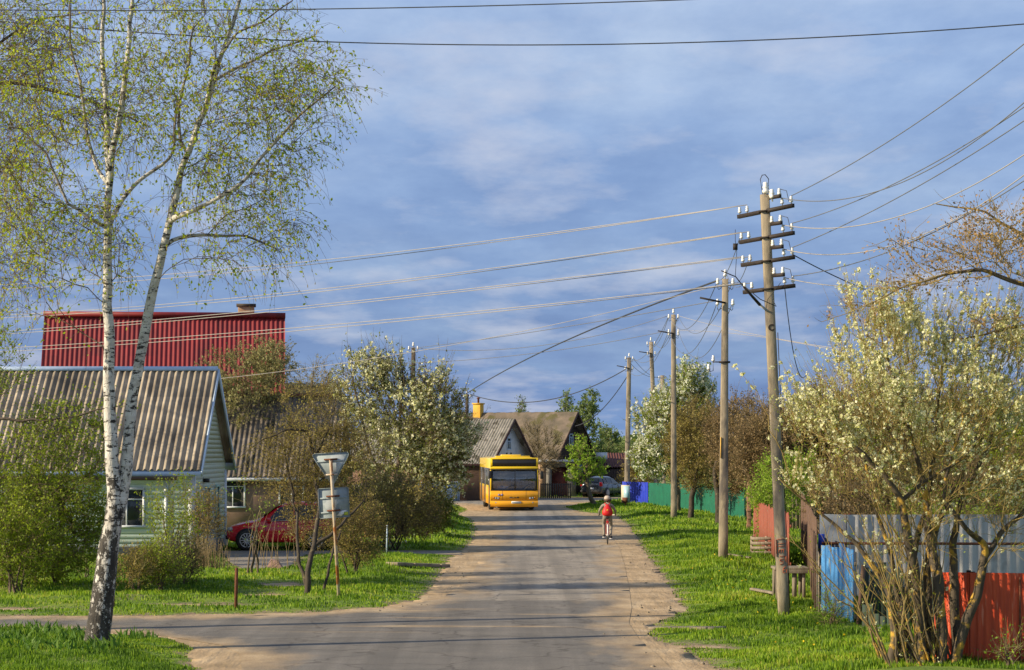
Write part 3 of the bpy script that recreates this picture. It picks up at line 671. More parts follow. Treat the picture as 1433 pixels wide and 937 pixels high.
# ------------------------------------------------------------------ fences
def sheet_fence(name, label, pts, h, m, pitch=.2, amp=.02, post_m=None, z0=-.05, cat='fence', jag=.0, prof='trap'):
    r = thing(name, label, cat, (pts[0][0], pts[0][1], 0)); o = np.array((pts[0][0], pts[0][1], 0.0))
    b = MB(); q = MB(); rl = MB()
    for k in range(len(pts) - 1):
        a = np.array((*pts[k][:2], h if np.isscalar(h) else h[k])) - o; c = np.array((*pts[k+1][:2], h if np.isscalar(h) else h[k+1])) - o
        u = c - a; corrugated(b, a, u, (0, 0, z0 - a[2]), pitch, amp, 1, prof=prof, jag=jag)
        nrm = np.array((-u[1], u[0], 0)); nrm /= np.linalg.norm(nrm); nrm *= -1 if nrm[1] < 0 else 1
        nn = max(1, int(np.linalg.norm(u) / 2.4))
        for i in range(nn + 1):
            p = a + u * i / nn + nrm * .08; q.bar((p[0], p[1], -.1), (p[0], p[1], a[2] + .03), .06, .06)
        for zz in (.3, a[2] - .25): rl.bar((a[0] + nrm[0]*.05, a[1] + nrm[1]*.05, zz), (c[0] + nrm[0]*.05, c[1] + nrm[1]*.05, zz), .04, .04)
    b.build('panel', m, r); q.each('post', post_m or MT['rust'], r); rl.each('rail', post_m or MT['rust'], r)
    return r
sheet_fence('fence', 'bright royal blue metal sheet fence by the far grass verge', [G(871, 706.5), G(907, 708.5)], 1.42, MT['blue_fence'], .3, .03)
sheet_fence('fence', 'teal green metal sheet fence behind the bare garden trees', [G(908, 708.5), (9.6, 116), (11.0, 101)], [1.4, 1.45, 1.5], MT['green_fence'], .22, .025)
def plank_fence(name, label, a, c, h, m, n, z0=-.05, rail_m=None, gap=.012, jit=.03, lean=.0, th=.025, cat='fence'):
    a = np.array(a, float); c = np.array(c, float); r = thing(name, label, cat, (a[0], a[1], 0)); u = (c - a); L = np.linalg.norm(u); e = u / L; nm = np.array((-e[1], e[0]))
    b = MB(); w = L / n; ang = math.atan2(e[1], e[0])
    for k in range(n):
        s = (k + .5) * w; hh = h[0] + (h[1] - h[0]) * k / n + R.randn() * jit; le = R.randn() * lean
        Rm = np.array(Matrix.Rotation(ang, 3, 'Z') @ Matrix.Rotation(le, 3, 'Y'))
        p = e * s + nm * R.rand() * .012
        b.box((p[0], p[1], (hh + z0) / 2), (w * (.86 + .12 * R.rand()) - gap, th, hh - z0), Rm)
    b.build('planks', m, r)
    b = MB()
    for zz in (.3, min(h) - .25):
        p = nm * .045; b.bar((p[0], p[1], zz), (p[0] + u[0], p[1] + u[1], zz), .04, .08)
    b.each('rail', rail_m or m, r); return r
plank_fence('fence', 'red brown paling fence behind the pallet and first pole', (8.35, 74), (7.3, 56.5), (1.55, 1.62), MT['oxide_planks'], 70, lean=.01)
plank_fence('fence', 'tall dark brown plank fence between the two concrete poles', (8.9, 66), (6.75, 47.5), (2.0, 1.75), MT['brown_planks'], 90)
plank_fence('fence', 'dark brown board fence beside the wooden table', (6.6, 47.4), (6.0, 42.4), (1.55, 1.6), MT['brown_planks'], 24)
plank_fence('fence', 'narrow grey weathered planks left of the blue planks', (6.02, 42.4), (5.9, 41.2), (1.36, 1.3), MT['grey_planks'], 5, jit=.05)
plank_fence('fence', 'leaning sky blue planks fence with peeling paint', (5.93, 41.1), (6.14, 38.6), (1.5, 1.52), MT['blue_planks'], 7, jit=.035, lean=.025, rail_m=MT['grey_planks'])
plank_fence('fence', 'low broken dark green pickets under the blossom tree', (6.2, 38.0), (6.75, 37.4), (.55, .5), MT['green_old'], 6, jit=.08, lean=.05)
plank_fence('fence', 'dark green boards standing behind the blossom tree stems', (6.35, 39.0), (7.6, 38.2), (1.15, 1.05), MT['green_old'], 9, jit=.06)
b = MB(); b.bar((6.2, 38.45, 0), (6.3, 38.4, 1.25), .1, .06); tag(b.build('fence_post', MT['brown_planks']), 'rough brown post right of the sky blue planks', 'post')
x0 = P(1160, 0, 45)[0]
sheet_fence('fence', 'tall galvanised ribbed sheet fence behind the blossom tree', [(x0 + .38, 45.0), (13.5, 45.4)], 1.95, MT['zinc'], .2, .03, z0=0)
sheet_fence('fence', 'blue grey sheet panel at the left end of the galvanised fence', [(x0 - .1, 45.6), (x0 + .38, 45.02)], 1.95, MT['zinc_dark'], .3, .01, z0=0)
b = MB(); b.tube([P(1150, 760, 43.5), P(1420, 761, 43.5) + (1.5, 0, 0)], .028)
pr = thing('pipe_rail', 'long rusty pipe rail running before the galvanised fence', 'rail', (6.3, 43.5, 0)); o = b.build('pipe', MT['rust'], pr); o.location = (-6.3, -43.5, 0)
b = MB()
for x in (6.35, 8.6, 11.0): b.tube([(x - 6.3, 0.05, 0), (x - 6.3, 0.05, 1.4)], .03)
b.each('support', MT['rust'], pr)
sheet_fence('fence', 'vivid orange red metal sheet fence at the lower right', [(6.45, 32.7), (6.9, 32.3), (12.5, 32.5)], [1.44, 1.46, 1.38], MT['orange_fence'], .115, .018, z0=-.1, post_m=MT['iron'])
of = [q for q in COL.objects if q.get('label', '').startswith('vivid orange')][0]
for i_, x_ in enumerate((.75, 1.28, 2.0, 2.9)):
    m_ = MB(); m_.box((x_ + .45, -.42 if x_ > .4 else -.3, .68), (.028, .012, 1.42)); m_.build('seam', MT['rust'], of)
# far left fences
bars_fence('fence', 'white and blue picket fence under the blossom tree by the far bend', (P(585,0,138)[0], 138), (P(642,0,141)[0], 141), 1.25, MT['bluewhite'], 22, w=.13)
plank_fence('fence', 'plain brown board fence to the left of the bus', (P(642,0,142)[0], 142), (P(690,0,143)[0], 143), (1.95, 1.95), mat('greybrown_boards', (.2, .13, .1), (.15, .1, .08), 3, .9), 24)
plank_fence('fence', 'dark plank fence behind the parked grey car', (P(800,0,157)[0], 157), (P(870,0,158)[0], 158), (1.9, 1.9), MT['darkwood'], 30)
plank_fence('fence', 'dark old board fence behind the grass bank', (P(470,0,128)[0], 128), (P(585,0,134)[0], 134), (1.3, 1.3), MT['grey_planks'], 36)

# ------------------------------------------------------------------ small things on the verges
def crate(name, label, cat, a, w, dpt, h, n, rz):
    r = thing(name, label, cat, (a[0], a[1], gz(*a)), rz); b = MB()
    for q in range(n): b.box((w/2, 0, (q + .5) * h / n), (w, .025, h / n * .62))
    for q in range(n): b.box((w/2, dpt, (q + .5) * h / n), (w, .025, h / n * .62))
    b.build('slats', MT['grey_planks'], r); b = MB()
    for x in (.04, w/2, w - .04):
        b.box((x, dpt/2, h/2), (.08, dpt - .03, h))
    b.build('blocks', mat('pallet_blocks', (.4, .33, .24), (.26, .2, .14), 6, .9), r)
a = G(1050, 784); crate('pallet', 'grey wooden pallet standing on edge before the red brown fence', 'pallet', (a[0], a[1]), .95, .14, .56, 4, -.15)
a = G(1088, 848); tb = thing('table', 'rough low wooden bench of grey boards behind the nearest pole', 'bench', (a[0], a[1], gz(*a)), .0)
b = MB(); b.box((.3, .3, .67), (.72, .75, .05)); b.box((.3, -.06, .61), (.68, .03, .08)); b.build('top', MT['grey_planks'], tb, bevel=.005)
for x, y in ((0.0, .02), (.56, .02), (0.0, .58), (.56, .58)):
    b = MB(); b.box((x, y, .31), (.07, .06, .62)); b.build('leg', MT['grey_planks'], tb)
b = MB()
for x in (.2, .36): b.box((x, .0, .3), (.1, .025, .6))
b.build('side_boards', MT['grey_planks'], tb)
a = P(1130, 0, 47)
r = thing('fence_post', 'brown post with a deep blue cap beside the board fence', 'post', (a[0], 44.9, 0)); b = MB(); b.box((0, 0, .72), (.09, .07, 1.44)); b.build('post', MT['brown_planks'], r); b = MB(); b.box((0, -.01, 1.4), (.12, .1, .3)); b.build('cap', MT['deep_blue'], r)
for k, (px, y0, y1, w_, lb) in enumerate(((1048, 677, 742, .16, 'weathered brown timber post at the end of the teal fence'), (1057, 690, 757, .13, 'shorter peeling timber post in front of the taller one'))):
    a = G(px, y1); z1 = P(px, y0, a[1])[2]; b = MB(); b.box((0, 0, z1/2), (w_, w_, z1))
    for q in range(5): b.box((.02 * (q % 2), -.01, .2 + q * z1 / 6), (w_ + .04, w_ + .02, .1))
    o = b.build('timber_post', mat('peeling_post%d' % k, (.4, .2, .12), (.2, .12, .08), 9, .9), bevel=.01); o.location = (a[0], a[1], 0); tag(o, lb, 'post')
def plank(name, label, a, c, w, h, m, cat='plank'):
    b = MB(); a = np.array(a, float); c = np.array(c, float); e = (c - a); o = np.array((a[0], a[1], 0.0))
    n = 7; pts = [a + e * q / (n-1) + np.array((0, .04 * math.sin(q * 2.1), 0)) for q in range(n)]
    for q in range(n - 1): b.bar(pts[q] - o, pts[q+1] - o, w, h)
    ob = b.build(name, m, bevel=.01); ob.location = o; tag(ob, label, cat)
p, q = G(1052, 838), G(1090, 844); plank('plank', 'single grey plank lying in the grass left of the nearest pole', (*p, gz(*p) + .1), (*q, gz(*q) + .1), .12, .05, MT['grey_planks'])
p, q = G(912, 879), G(1012, 885); plank('stone_kerb', 'thin worn concrete slab edge in the right verge grass', (*p, gz(*p) + .04), (*q, gz(*q) + .03), .3, .05, MT['stone'], 'slab')
p, q = G(548, 797), G(622, 793); plank('stone_kerb', 'pale concrete slab in the grass left of the street', (*p, gz(*p) + .05), (*q, gz(*q) + .03), .45, .1, MT['stone'], 'slab')
p, q = G(1020, 788), G(1050, 790); plank('plank', 'short grey plank on the grass right of the second pole', (*p, gz(*p) + .12), (*q, gz(*q) + .1), .12, .04, MT['grey_planks'])
b = MB(); a = G(382, 800); v = np.array([(-.25,-.15,0),(.3,-.2,0),(.28,.25,0),(-.22,.2,0),(-.12,-.05,.3),(.12,-.06,.26),(.1,.1,.28),(-.1,.1,.34)]); b.add(v, [(0,1,5,4),(1,2,6,5),(2,3,7,6),(3,0,4,7),(4,5,6,7)])
o = b.build('boulder', mat('pink_granite', (.4, .25, .2), (.28, .18, .15), 9, .9), bevel=.04, subd=1); o.location = (a[0], a[1] + .4, 0.02); tag(o, 'pinkish granite boulder on the gravel by the red car', 'stone')
for px, y0, y1, mm, lb in ((330, 795, 853, 'rust', 'thin rusty pipe post standing in the lawn near the road'), (158, 800, 852, 'rust', 'rusty pipe post just behind the birch trunk'), (545, 722, 768, 'white_trim', 'white thin garden post beyond the driveway'), (541, 735, 778, 'bluewhite', 'pale blue thin garden post beside the white one'), (575, 655, 716, 'grey_planks', 'thin grey stake in the brush below the blossom tree')):
    a = G(px, y1); z1 = P(px, y0, a[1])[2]; b = MB(); rr_ = .035 if px < 500 else .022; b.lathe([(rr_, -.1), (rr_, z1), (rr_ * .8, z1 + .01)], sides=8); o = b.build('pipe_post', MT[mm]); o.location = (a[0], a[1], 0); o.rotation_euler = (.01, .02, 0); tag(o, lb, 'post')
a = G(518, 758); r = thing('box', 'small orange brown wooden box hanging low in the brush', 'box', (a[0], a[1], .15)); b = MB(); b.box((0, 0, .28), (.42, .36, .5)); b.build('body', MT['orange_box'], r, bevel=.01); b = MB(); b.box((0, 0, .56), (.52, .46, .05)); b.build('lid', MT['rust'], r)
# info board
a = G(875, 712); r = thing('information_board', 'small tilted board with pale blue face on a stub by the blue fence', 'board', (a[0], a[1], 0), -.35)
b = MB(); b.box((0, 0, .28), (.12, .12, .62)); b.box((0, -.03, .5), (.3, .1, .3)); b.build('post', MT['rust'], r)
b = MB(); b.box((0.02, 0, .85), (.5, .05, 1.0)); b.build('frame', MT['board'], r); b = MB(); b.box((.08, -.035, .85), (.33, .02, .88)); b.build('face', MT['board_blue'], r)
# ------------------------------------------------------------------ road sign seen from behind
a = G(474, 838)
sg = thing('road_sign', 'leaning rusty post with grey backs of a triangular and a square plate', 'road sign', (a[0], a[1], gz(*a)), .12); sg.rotation_euler = (0, -.058, .10)
b = MB(); b.lathe([(.036, -.2), (.036, 3.03), (.03, 3.05)], sides=12); b.build('post', MT['rust_post'], sg, smooth=False)
def plate(pts, y, name):
    p = MB(); p.prism([(x, y, z) for x, z in pts], (0, .004, 0)); n = len(pts)
    for i in range(n):
        (x0, z0), (x1, z1) = pts[i], pts[(i+1) % n]; p.bar((x0, y - .008, z0), (x1, y - .008, z1), .008, .02, (0, 1, 0))
    o = p.build(name, MT['sign_back'], sg); return o
tp = plate([(-.38, 3.09), (-.395, 3.15), (-.36, 3.18), (.37, 3.18), (.41, 3.15), (.39, 3.09), (.045, 2.5), (0.0, 2.48), (-.03, 2.5)], .06, 'triangular_plate')
sp_ = plate([(-.30, 2.4), (.33, 2.4), (.35, 2.38), (.35, 1.76), (.33, 1.74), (-.3, 1.74), (-.32, 1.76), (-.32, 2.38)], .06, 'square_plate')
for par, zz, w in ((tp, 3.04, .3), (tp, 2.7, .26), (sp_, 2.22, .3), (sp_, 1.9, .3)):
    b = MB(); b.box((0, .045, zz), (w, .02, .035)); b.box((0, -.04, zz), (.1, .008, .035)); b.build('bracket', MT['rust'] if zz != 2.7 else MT['rust_post'], par)
for par, zz, w in ((tp, 3.0, .68), (sp_, 2.18, .64), (sp_, 1.86, .64)):
    b = MB(); b.box((0.01, .054, zz), (w, .01, .03)); b.build('rib', MT['sign_back'], par)
b = MB(); b.prism([(.05, .045, 1.78), (.16, .045, 1.76), (.3, .045, 1.9), (.16, .045, 1.88)], (0, .005, 0)); b.build('sticker', MT['white'], sp_)
b = MB(); b.box((.27, .05, 1.82), (.09, .01, .07)); b.build('yellow_sticker', mat('yellow_green_sticker', (.45, .5, .05), None, 9, .6), sp_)

# ------------------------------------------------------------------ utility poles
ib = MB(); ib.lathe([(.012, -.05), (.012, .0), (.038, .0), (.045, .03), (.03, .05), (.033, .06), (.04, .075), (.028, .095), (.032, .12), (.02, .135)], sides=10)
INS = ib.build('insulator', MT['porcelain'], None, smooth=True); INS_ME = INS.data; bpy.data.objects.remove(INS)
def insulator(par, p, s=1.0):
    o = bpy.data.objects.new('insulator', INS_ME); COL.objects.link(o); o.parent = par; o.location = p; o.scale = (s, s, s); return o
def text(par, body, size, p, m, rot=(PI/2, 0, 0), name='painted_letter'):
    c = bpy.data.curves.new(name, 'FONT'); c.body = body; c.size = size; c.extrude = .002; c.offset = .006; c.align_x = 'CENTER'; c.align_y = 'CENTER'; c.materials.append(m)
    o = bpy.data.objects.new(name, c); COL.objects.link(o); bpy.context.view_layer.update(); me = bpy.data.meshes.new_from_object(o.evaluated_get(bpy.context.evaluated_depsgraph_get())); bpy.data.objects.remove(o)
    o = bpy.data.objects.new(name, me); COL.objects.link(o); o.parent = par; o.location = p; o.rotation_euler = rot; return o
def pole_root(name, label, base, top, Y, wb, wt, m, group=None, dig=.4):
    x0 = P(base[0], 0, Y)[0]; x1, _, z1 = P(top[0], top[1], Y); z0 = gz(x0, Y)
    r = thing(name, label, 'utility pole', (x0, Y, z0), 0, group); r.rotation_euler = (0, math.atan2(x1 - x0, z1 - z0), 0)
    H = math.hypot(z1 - z0, x1 - x0); b = MB(); n = 10; v = []; hw = np.linspace(wb, wt, n) / 2; zz = np.linspace(-dig, H, n); dd = .8
    c = .18
    for w, z in zip(hw, zz):
        v += [(-w + w*c, -w*dd, z), (w - w*c, -w*dd, z), (w, -w*dd + w*c, z), (w, w*dd, z), (-w, w*dd, z), (-w, -w*dd + w*c, z)]
    f = [(i*6+j, i*6+(j+1) % 6, (i+1)*6+(j+1) % 6, (i+1)*6+j) for i in range(n-1) for j in range(6)] + [tuple(range(5, -1, -1)), tuple((n-1)*6 + j for j in range(6))]
    b.add(v, f); b.build('post', m, r); return r, H
def world(r, p):
    M = Matrix.Translation(r.location) @ r.rotation_euler.to_matrix().to_4x4(); return np.array(M @ Vector(p))

# nearest, four-armed pole
YP = 41.6
p1, H1 = pole_root('utility_pole', 'nearest tall concrete pole with four cross arms and red painted marks', (1097, 868), (1070, 272), YP, .215, .17, MT['concrete'])
arms = []
for k, (zpx, x0, x1) in enumerate(((296, 1036, 1101), (333, 1038, 1104), (366, 1040, 1106), (405, 1043, 1108))):
    z = H1 - (zpx - 272) * YP / F; hx = .46; hy = .62 - .1 * k
    am = MB(); am.bar((-hx, hy, z - .01), (hx, -hy, z + .03), .07, .075); am.build('crossarm', MT['iron'], p1)
    ends = []
    for s, e in ((-1, .94), (-1, .66), (1, .62), (1, .94)):
        q = (s * hx * e, -s * hy * e, z + .02 + .06 + .02 * s); insulator(p1, q, .85); ends.append((q[0], q[1], q[2] + .12))
    sm = MB(); sm.bar((.05, .08, z + .3 - .03), (.24, -.45, z + .24), .06, .07); sm.build('short_arm', MT['iron'], p1)
    for e in (.3, .95): insulator(p1, (.05 + .19 * e, .08 - .53 * e, z + .3 - .03 * e), .9)
    st = MB(); st.box((0, 0, z + .01), (.25, .2, .03)); st.build('clamp', MT['iron'], p1)
    jw = MB(); jw.tube([(.24, -.42, z + .38), (.36, -.5, z + .33), (.40, -.5, z + .12), (.43, -.55, z + .13)], .007, 5); jw.build('jumper_wire', MT['wire_dark'], p1)
    arms.append((z, ends))
insulator(p1, (.02, -.05, H1 + .02), 1.6); insulator(p1, (.12, -.2, H1 - .1), 1.3)
b = MB(); b.tube([(-.02, 0, H1 - .1), (-.05, 0, H1 + .12), (-.07, 0, H1 + .3), (-.03, 0, H1 + .38), (.03, 0, H1 + .385), (.09, 0, H1 + .3), (.08, 0, H1 + .1), (.06, 0, H1)], .009, 6); b.box((0, 0, H1 + .1), (.03, .03, .2)); b.build('wire_loop', MT['iron'], p1)
zb = H1 - (437 - 272) * YP / F
b = MB(); b.bar((-.02, -.05, zb), (-.22, -.25, zb + .14), .035, .035); cb = b.build('strut', MT['zinc'], p1)
b = MB(); b.tube([(-.22, -.25, zb + .14), (-.55, -.6, zb + .47)], [.03, .022], 8); b.build('cable_joint', MT['iron'], p1)
b = MB(); b.tube([(-.55, -.6, zb + .47), (-.72, -.8, zb + .66), (-1.0, -.9, zb + .78)], .01, 6); b.build('cable_end', MT['iron'], p1)
b = MB(); b.tube([(.02, -.1, zb + .32), (.10, -.2, zb + .1), (-.2, -.2, zb + .25), (-.5, -.3, zb + .5)], .009, 6); b.tube([(-.1, -.12, zb + .02), (-.05, -.15, zb + .25), (.2, -.25, zb + .55)], .006, 5); b.build('loose_wire', MT['wire_dark'], p1)
b = MB(); b.tube([(.125, -.06, zb - .4), (.118, -.04, 2.0), (.12, -.04, .1)], .009, 6); b.build('down_conductor', MT['iron'], p1)
fy = -.8 * .105 - .009
text(p1, 'C', .17, (0, -.082, H1 - (459 - 272) * YP / F), MT['iron'], name='painted_letter')
def mark(parts, px, py):
    z = (868 - py) * YP / F; b = MB(); yy = -.8 * (.215 - (.045) * z / H1) / 2 - .004
    for (x0, z0, x1, z1) in parts: b.bar((x0, yy, z + z0), (x1, yy, z + z1), .006, .022, (0, 1, 0))
    b.build('painted_mark', MT['red_paint'], p1)
mark([(-.075, .025, .09, .03)], 0, 763); mark([(-.065, 0, .09, .005)], 0, 767.5); mark([(-.06, 0, .09, .0)], 0, 771); mark([(-.1, -.2, -.1, .08)], 0, 767)
mark([(-.05, -.06, -.05, .0), (-.05, .0, .0, 0.0), (.0, -.06, .0, 0), (0, 0, .08, .01), (.04, -.06, .04, 0)], 0, 776)
mark([(-.05, .0, .085, .0), (.085, .0, .085, -.12), (.07, -.01, .07, -.1)], 0, 785)
mark([(.03, .04, -.04, .04), (-.04, .04, -.04, 0), (-.04, 0, .02, 0), (.02, 0, .02, -.05), (.02, -.05, -.05, -.06)], 0, 792)
mark([(.08, .05, .02, .02), (.02, .02, .01, -.07), (.01, -.07, .08, -.08), (.08, -.08, .085, -.01), (.085, -.01, .02, -.01)], 0, 803)
mark([(-.11, .0, -.11, .2)], 0, 785)

def hook(par, H, z, s, out=.2):
    b = MB(); b.tube([(0.04 * s, 0, z), (out * .6 * s, -.02, z - .01), (out * .95 * s, -.03, z - .06), (out * 1.1 * s, -.03, z - .02), (out * 1.1 * s, -.03, z + .06)], .011, 6); h = b.build('hook', MT['iron'], par)
    insulator(par, (out * 1.1 * s, -.03, z + .1), 1.25)
    return (out * 1.1 * s, -.03, z + .2)
def street_pole(label, base, top, Y, wb, wt, tiers, arm=True, m='concrete', name='utility_pole', spike=True, group='smaller concrete poles along the right verge'):
    r, H = pole_root(name, label, base, top, Y, wb, wt, MT[m], group); tops = []
    for dz in tiers:
        for s in (-1, 1): tops.append(hook(r, H, H - dz, s))
    if spike:
        b = MB(); b.tube([(0, 0, H - .05), (0, 0, H + .22)], .012, 6); b.build('pin', MT['iron'], r); insulator(r, (0, 0, H + .08), 1.4); tops.append((0, 0, H + .25))
    if arm:
        b = MB(); b.bar((0, -.1, H - tiers[-1] + .15), (-.75, -.3, H - tiers[-1] + .28), .05, .05); b.build('lamp_arm', MT['iron'], r)
    return r, H, tops
p2, H2, t2 = street_pole('second concrete pole, between the teal fence end and the nearest pole', (1012, 790), (1015, 390), 61.9, .27, .17, (.25, .85))
b = MB(); z = H2 - 1.95 * 61.9/41.6 + .5; b.box((0, 0, z), (.3, .24, .05)); b.bar((-.1, 0, z), (-.35, -.05, z), .03, .03); b.tube([(-.33, 0, z), (-.33, 0, z - .25), (-.42, 0, z - .28), (-.45, 0, z - .2)], .012, 6); b.build('bracket', MT['iron'], p2); insulator(p2, (-.33, 0, z + .03), 1.2); insulator(p2, (-.46, 0, z - .22), 1.2)
b = MB(); b.box((-.105, -.1, 3.2), (.025, .03, .6)); b.build('yellow_streak', MT['yellow'], p2)
p3, H3, t3 = street_pole('third concrete pole, before the right end of the blossoming tree', (943, 728), (942.5, 440), 100, .28, .2, (.25, .95, 1.05))
p4, H4, t4 = street_pole('fourth concrete pole, rising behind the royal blue fence', (877, 706), (880.5, 500), 130, .34, .24, (.2, .8))
p5, H5, t5 = street_pole('fifth concrete pole, leaning behind the blossoming tree top', (920, 708), (911, 478), 128, .3, .22, (.25, .85), group='smaller concrete poles along the right verge')
p6, H6, t6 = street_pole('stub topped pole peeping just right of the leaning pole', (929, 705), (927, 525), 140, .28, .26, (.3,), arm=False, spike=False)
p7, H7, t7 = street_pole('dark old pole rising out of the blossom tree left of the street', (578, 718), (578.5, 486), 108, .24, .2, (.2,), arm=False, m='pole_wood', group=None)
p8, H8, t8 = street_pole('slim brown wooden pole between the blossom tree and the bus', (654, 697), (653.5, 551), 148, .26, .22, (.3,), arm=False, m='pole_wood', group=None)

# ------------------------------------------------------------------ wires
def on_plan(A, B, px):            # point of the vertical plane A-B seen at column px -> t
    k = (px - CX) / F; dx, dy = B[0] - A[0], B[1] - A[1]
    return (k * A[1] - A[0]) / (dx - k * dy)
def wire(label, A, B, pts, r=.011, m='wire_pale', name='power_line', group=None, end=(1, 1)):
    A = np.array(A, float); B = np.array(B, float); ts = [0.0, 1.0]; zs = [A[2], B[2]]; ws = [3, 3] if True else 0
    for px, py in pts:
        t = on_plan(A, B, px); Y = A[1] + (B[1] - A[1]) * t; ts.append(t); zs.append(CH + (HY - py) * Y / F); ws.append(2)
    c = np.polyfit(ts, zs, min(2, len(ts) - 1), w=ws)
    t = np.linspace(0, 1, 48); q = A + (B - A) * t[:, None]; q[:, 2] = np.polyval(c, t)
    o = A.copy(); b = MB(); b.tube(q - o, r, 5); ob = b.build(name, MT[m], smooth=True); ob.location = o
    tag(ob, label, 'wire', group); return ob
def armw(k, i): return world(p1, arms[k][1][i])
lw = (('upper wire of the topmost pale pair running left from the top arm', (-300, 402), 70, 0, 0, [(746, 322), (450, 367)]),
      ('lower wire of the topmost pale pair running left from the top arm', (-300, 408), 71, 0, 1, [(720, 330), (400, 376)]),
      ('upper wire of the second pale pair running left from the pole', (-300, 447), 70, 1, 0, [(688, 374), (400, 410)]),
      ('lower wire of the second pale pair running left from the pole', (-300, 449), 71, 1, 1, [(700, 378), (400, 412)]),
      ('upper wire of the third pale pair crossing before the red roof', (-300, 480), 70, 2, 0, [(688, 404), (400, 435), (50, 455)]),
      ('lower wire of the third pale pair crossing before the red roof', (-300, 483), 71, 2, 1, [(700, 410), (400, 438), (50, 457)]),
      ('upper wire of the lowest pale pair crossing before the red roof', (-300, 498), 70, 3, 0, [(688, 434), (400, 463), (50, 481)]),
      ('lower wire of the lowest pale pair crossing before the red roof', (-300, 502), 71, 3, 1, [(700, 439), (400, 467), (50, 485)]))
for lb, (ex, ey), Y, k, i, pts in lw: wire(lb, armw(k, i), P(ex, ey, Y), pts, .0085)
rw = (('highest dark wire rising steeply to the right of the pole top', (1433, 58), 33, (0, 3), [(1260, 188)], 'wire_mid'),
      ('sagging wire leaving the top arm to the right', (1433, 126), 33, (0, 2), [(1207, 279), (1287, 244)], 'wire_mid'),
      ('dark wire rising right from the second arm', (1433, 144), 33, (1, 3), [(1236, 266)], 'wire_mid'),
      ('sagging pale wire leaving the second arm to the right', (1433, 202), 33, (1, 2), [(1193, 321), (1294, 291)], 'wire_pale'),
      ('dark wire rising right from the third arm', (1433, 166), 33, (2, 3), [(1236, 288)], 'wire_mid'),
      ('sagging pale wire leaving the third arm to the right', (1433, 228), 33, (2, 2), [(1200, 359), (1294, 328)], 'wire_pale'),
      ('wire rising right from the lowest arm through the budding branches', (1433, 245), 33, (3, 3), [(1265, 346)], 'wire_mid'),
      ('faint sagging wire leaving the lowest arm to the right', (1433, 330), 33, (3, 2), [(1200, 408), (1300, 385)], 'wire_pale'))
for lb, (ex, ey), Y, (k, i), pts, mm in rw:
    A = armw(k, i); B = P(ex, ey, Y); d_ = B - A
    wire(lb, A, A + d_ * 1.12 + (0, 0, .12 * d_[2] * .2), pts + [(ex, ey)], .009, mm)
wire('upper of two thin wires spanning the top of the sky', P(-40, 20, 34), P(1500, -30, 30), [(150, -9), (600, 9), (860, 10), (1140, 0)], .009, 'wire_dark')
wire('lower of two thin wires spanning the top of the sky', P(-40, 25, 36), P(1500, 27, 33), [(150, 44), (480, 58), (860, 61), (1433, 35)], .010, 'wire_dark')
wire('thick black cable slanting down left from the second pole', world(p2, t2[0]), world(p8, t8[0]), [(900, 432), (760, 491)], .03, 'wire_dark')
wire('long low wire from the second pole far to the left', world(p2, t2[1]), P(-100, 548, 78), [(710, 472), (584, 493), (397, 520), (100, 537)], .009, 'wire_pale')
wire('thin wire from the second pole down to the dark old pole', world(p2, t2[2]), world(p7, t7[1]), [(860, 441), (720, 471)], .013, 'wire_mid')
wire('grey wire from the third pole to the dark old pole', world(p3, t3[0]), world(p7, t7[0]), [(860, 463), (700, 489)], .014, 'wire_mid')
wire('lower grey wire from the third pole toward the left', world(p3, t3[2]), P(560, 508, 108), [(860, 476), (700, 500)], .014, 'wire_mid')
wire('dark cable sagging between the brown pole and the fourth pole', world(p8, t8[1]), world(p4, t4[2]), [(700, 557), (760, 557), (830, 551)], .03, 'wire_dark')
wire('short dark cable slanting from the fourth pole to the left', world(p4, t4[3]), P(775, 590, 170), [(845, 570)], .028, 'wire_dark')
wire('white cable from the third pole down to the right garden', world(p3, t3[1]), P(1200, 492, 62), [(1040, 465), (1157, 483)], .011, 'wire_pale')
wire('lower white cable from the third pole to the right garden', world(p3, t3[3]), P(1200, 497, 62), [(1040, 468), (1157, 487)], .010, 'wire_pale')
wire('black guy wire slanting down right from the lowest arm', armw(3, 2) + (0, 0, -.15), P(1128, 525, 42.5), [(1105, 460)], .009, 'wire_dark')
wire('black cable from the third arm into the blossom tree', armw(2, 3) + (0, 0, -.12), P(1262, 424, 43), [(1150, 380), (1215, 404)], .011, 'wire_dark')
for k, (a_, b_, lb) in enumerate(((0, 0, 'leftmost slack wire from the nearest pole to the second'), (1, 1, 'second slack wire from the nearest pole to the second'), (2, 4, 'third slack wire from the nearest pole to the second'))):
    A = armw(k + 1, a_ % 2); B = world(p2, t2[b_ % len(t2)]); M_ = (A + B) / 2 + (0, 0, -.25); px = CX + M_[0] / M_[1] * F; py = HY - (M_[2] - CH) / M_[1] * F
    wire(lb, A, B, [(px, py)], .008, 'wire_mid')
def span(rA, tA, rB, tB, sag, rr, names):
    for k, lb in enumerate(names):
        A = world(rA, tA[k % len(tA)]); B = world(rB, tB[k % len(tB)])
        t = np.linspace(0, 1, 24); q = A + (B - A) * t[:, None]; q[:, 2] -= sag * (1 + .15 * k) * 4 * t * (1 - t)
        b = MB(); b.tube(q - A, rr, 5); ob = b.build('power_line', MT['wire_mid']); ob.location = A; tag(ob, lb, 'wire')
span(p2, t2, p3, t3, 1.0, .011, ['%s line wire from the second pole down to the third' % s for s in ('highest', 'second', 'third', 'lowest')])
span(p3, t3, p4, t4, .9, .012, ['%s line wire from the third pole to the fourth' % s for s in ('upper', 'middle', 'lower')])
span(p5, t5, p3, t3, .7, .012, ['upper line wire between the leaning pole and the third pole', 'lower line wire between the leaning pole and the third pole'])
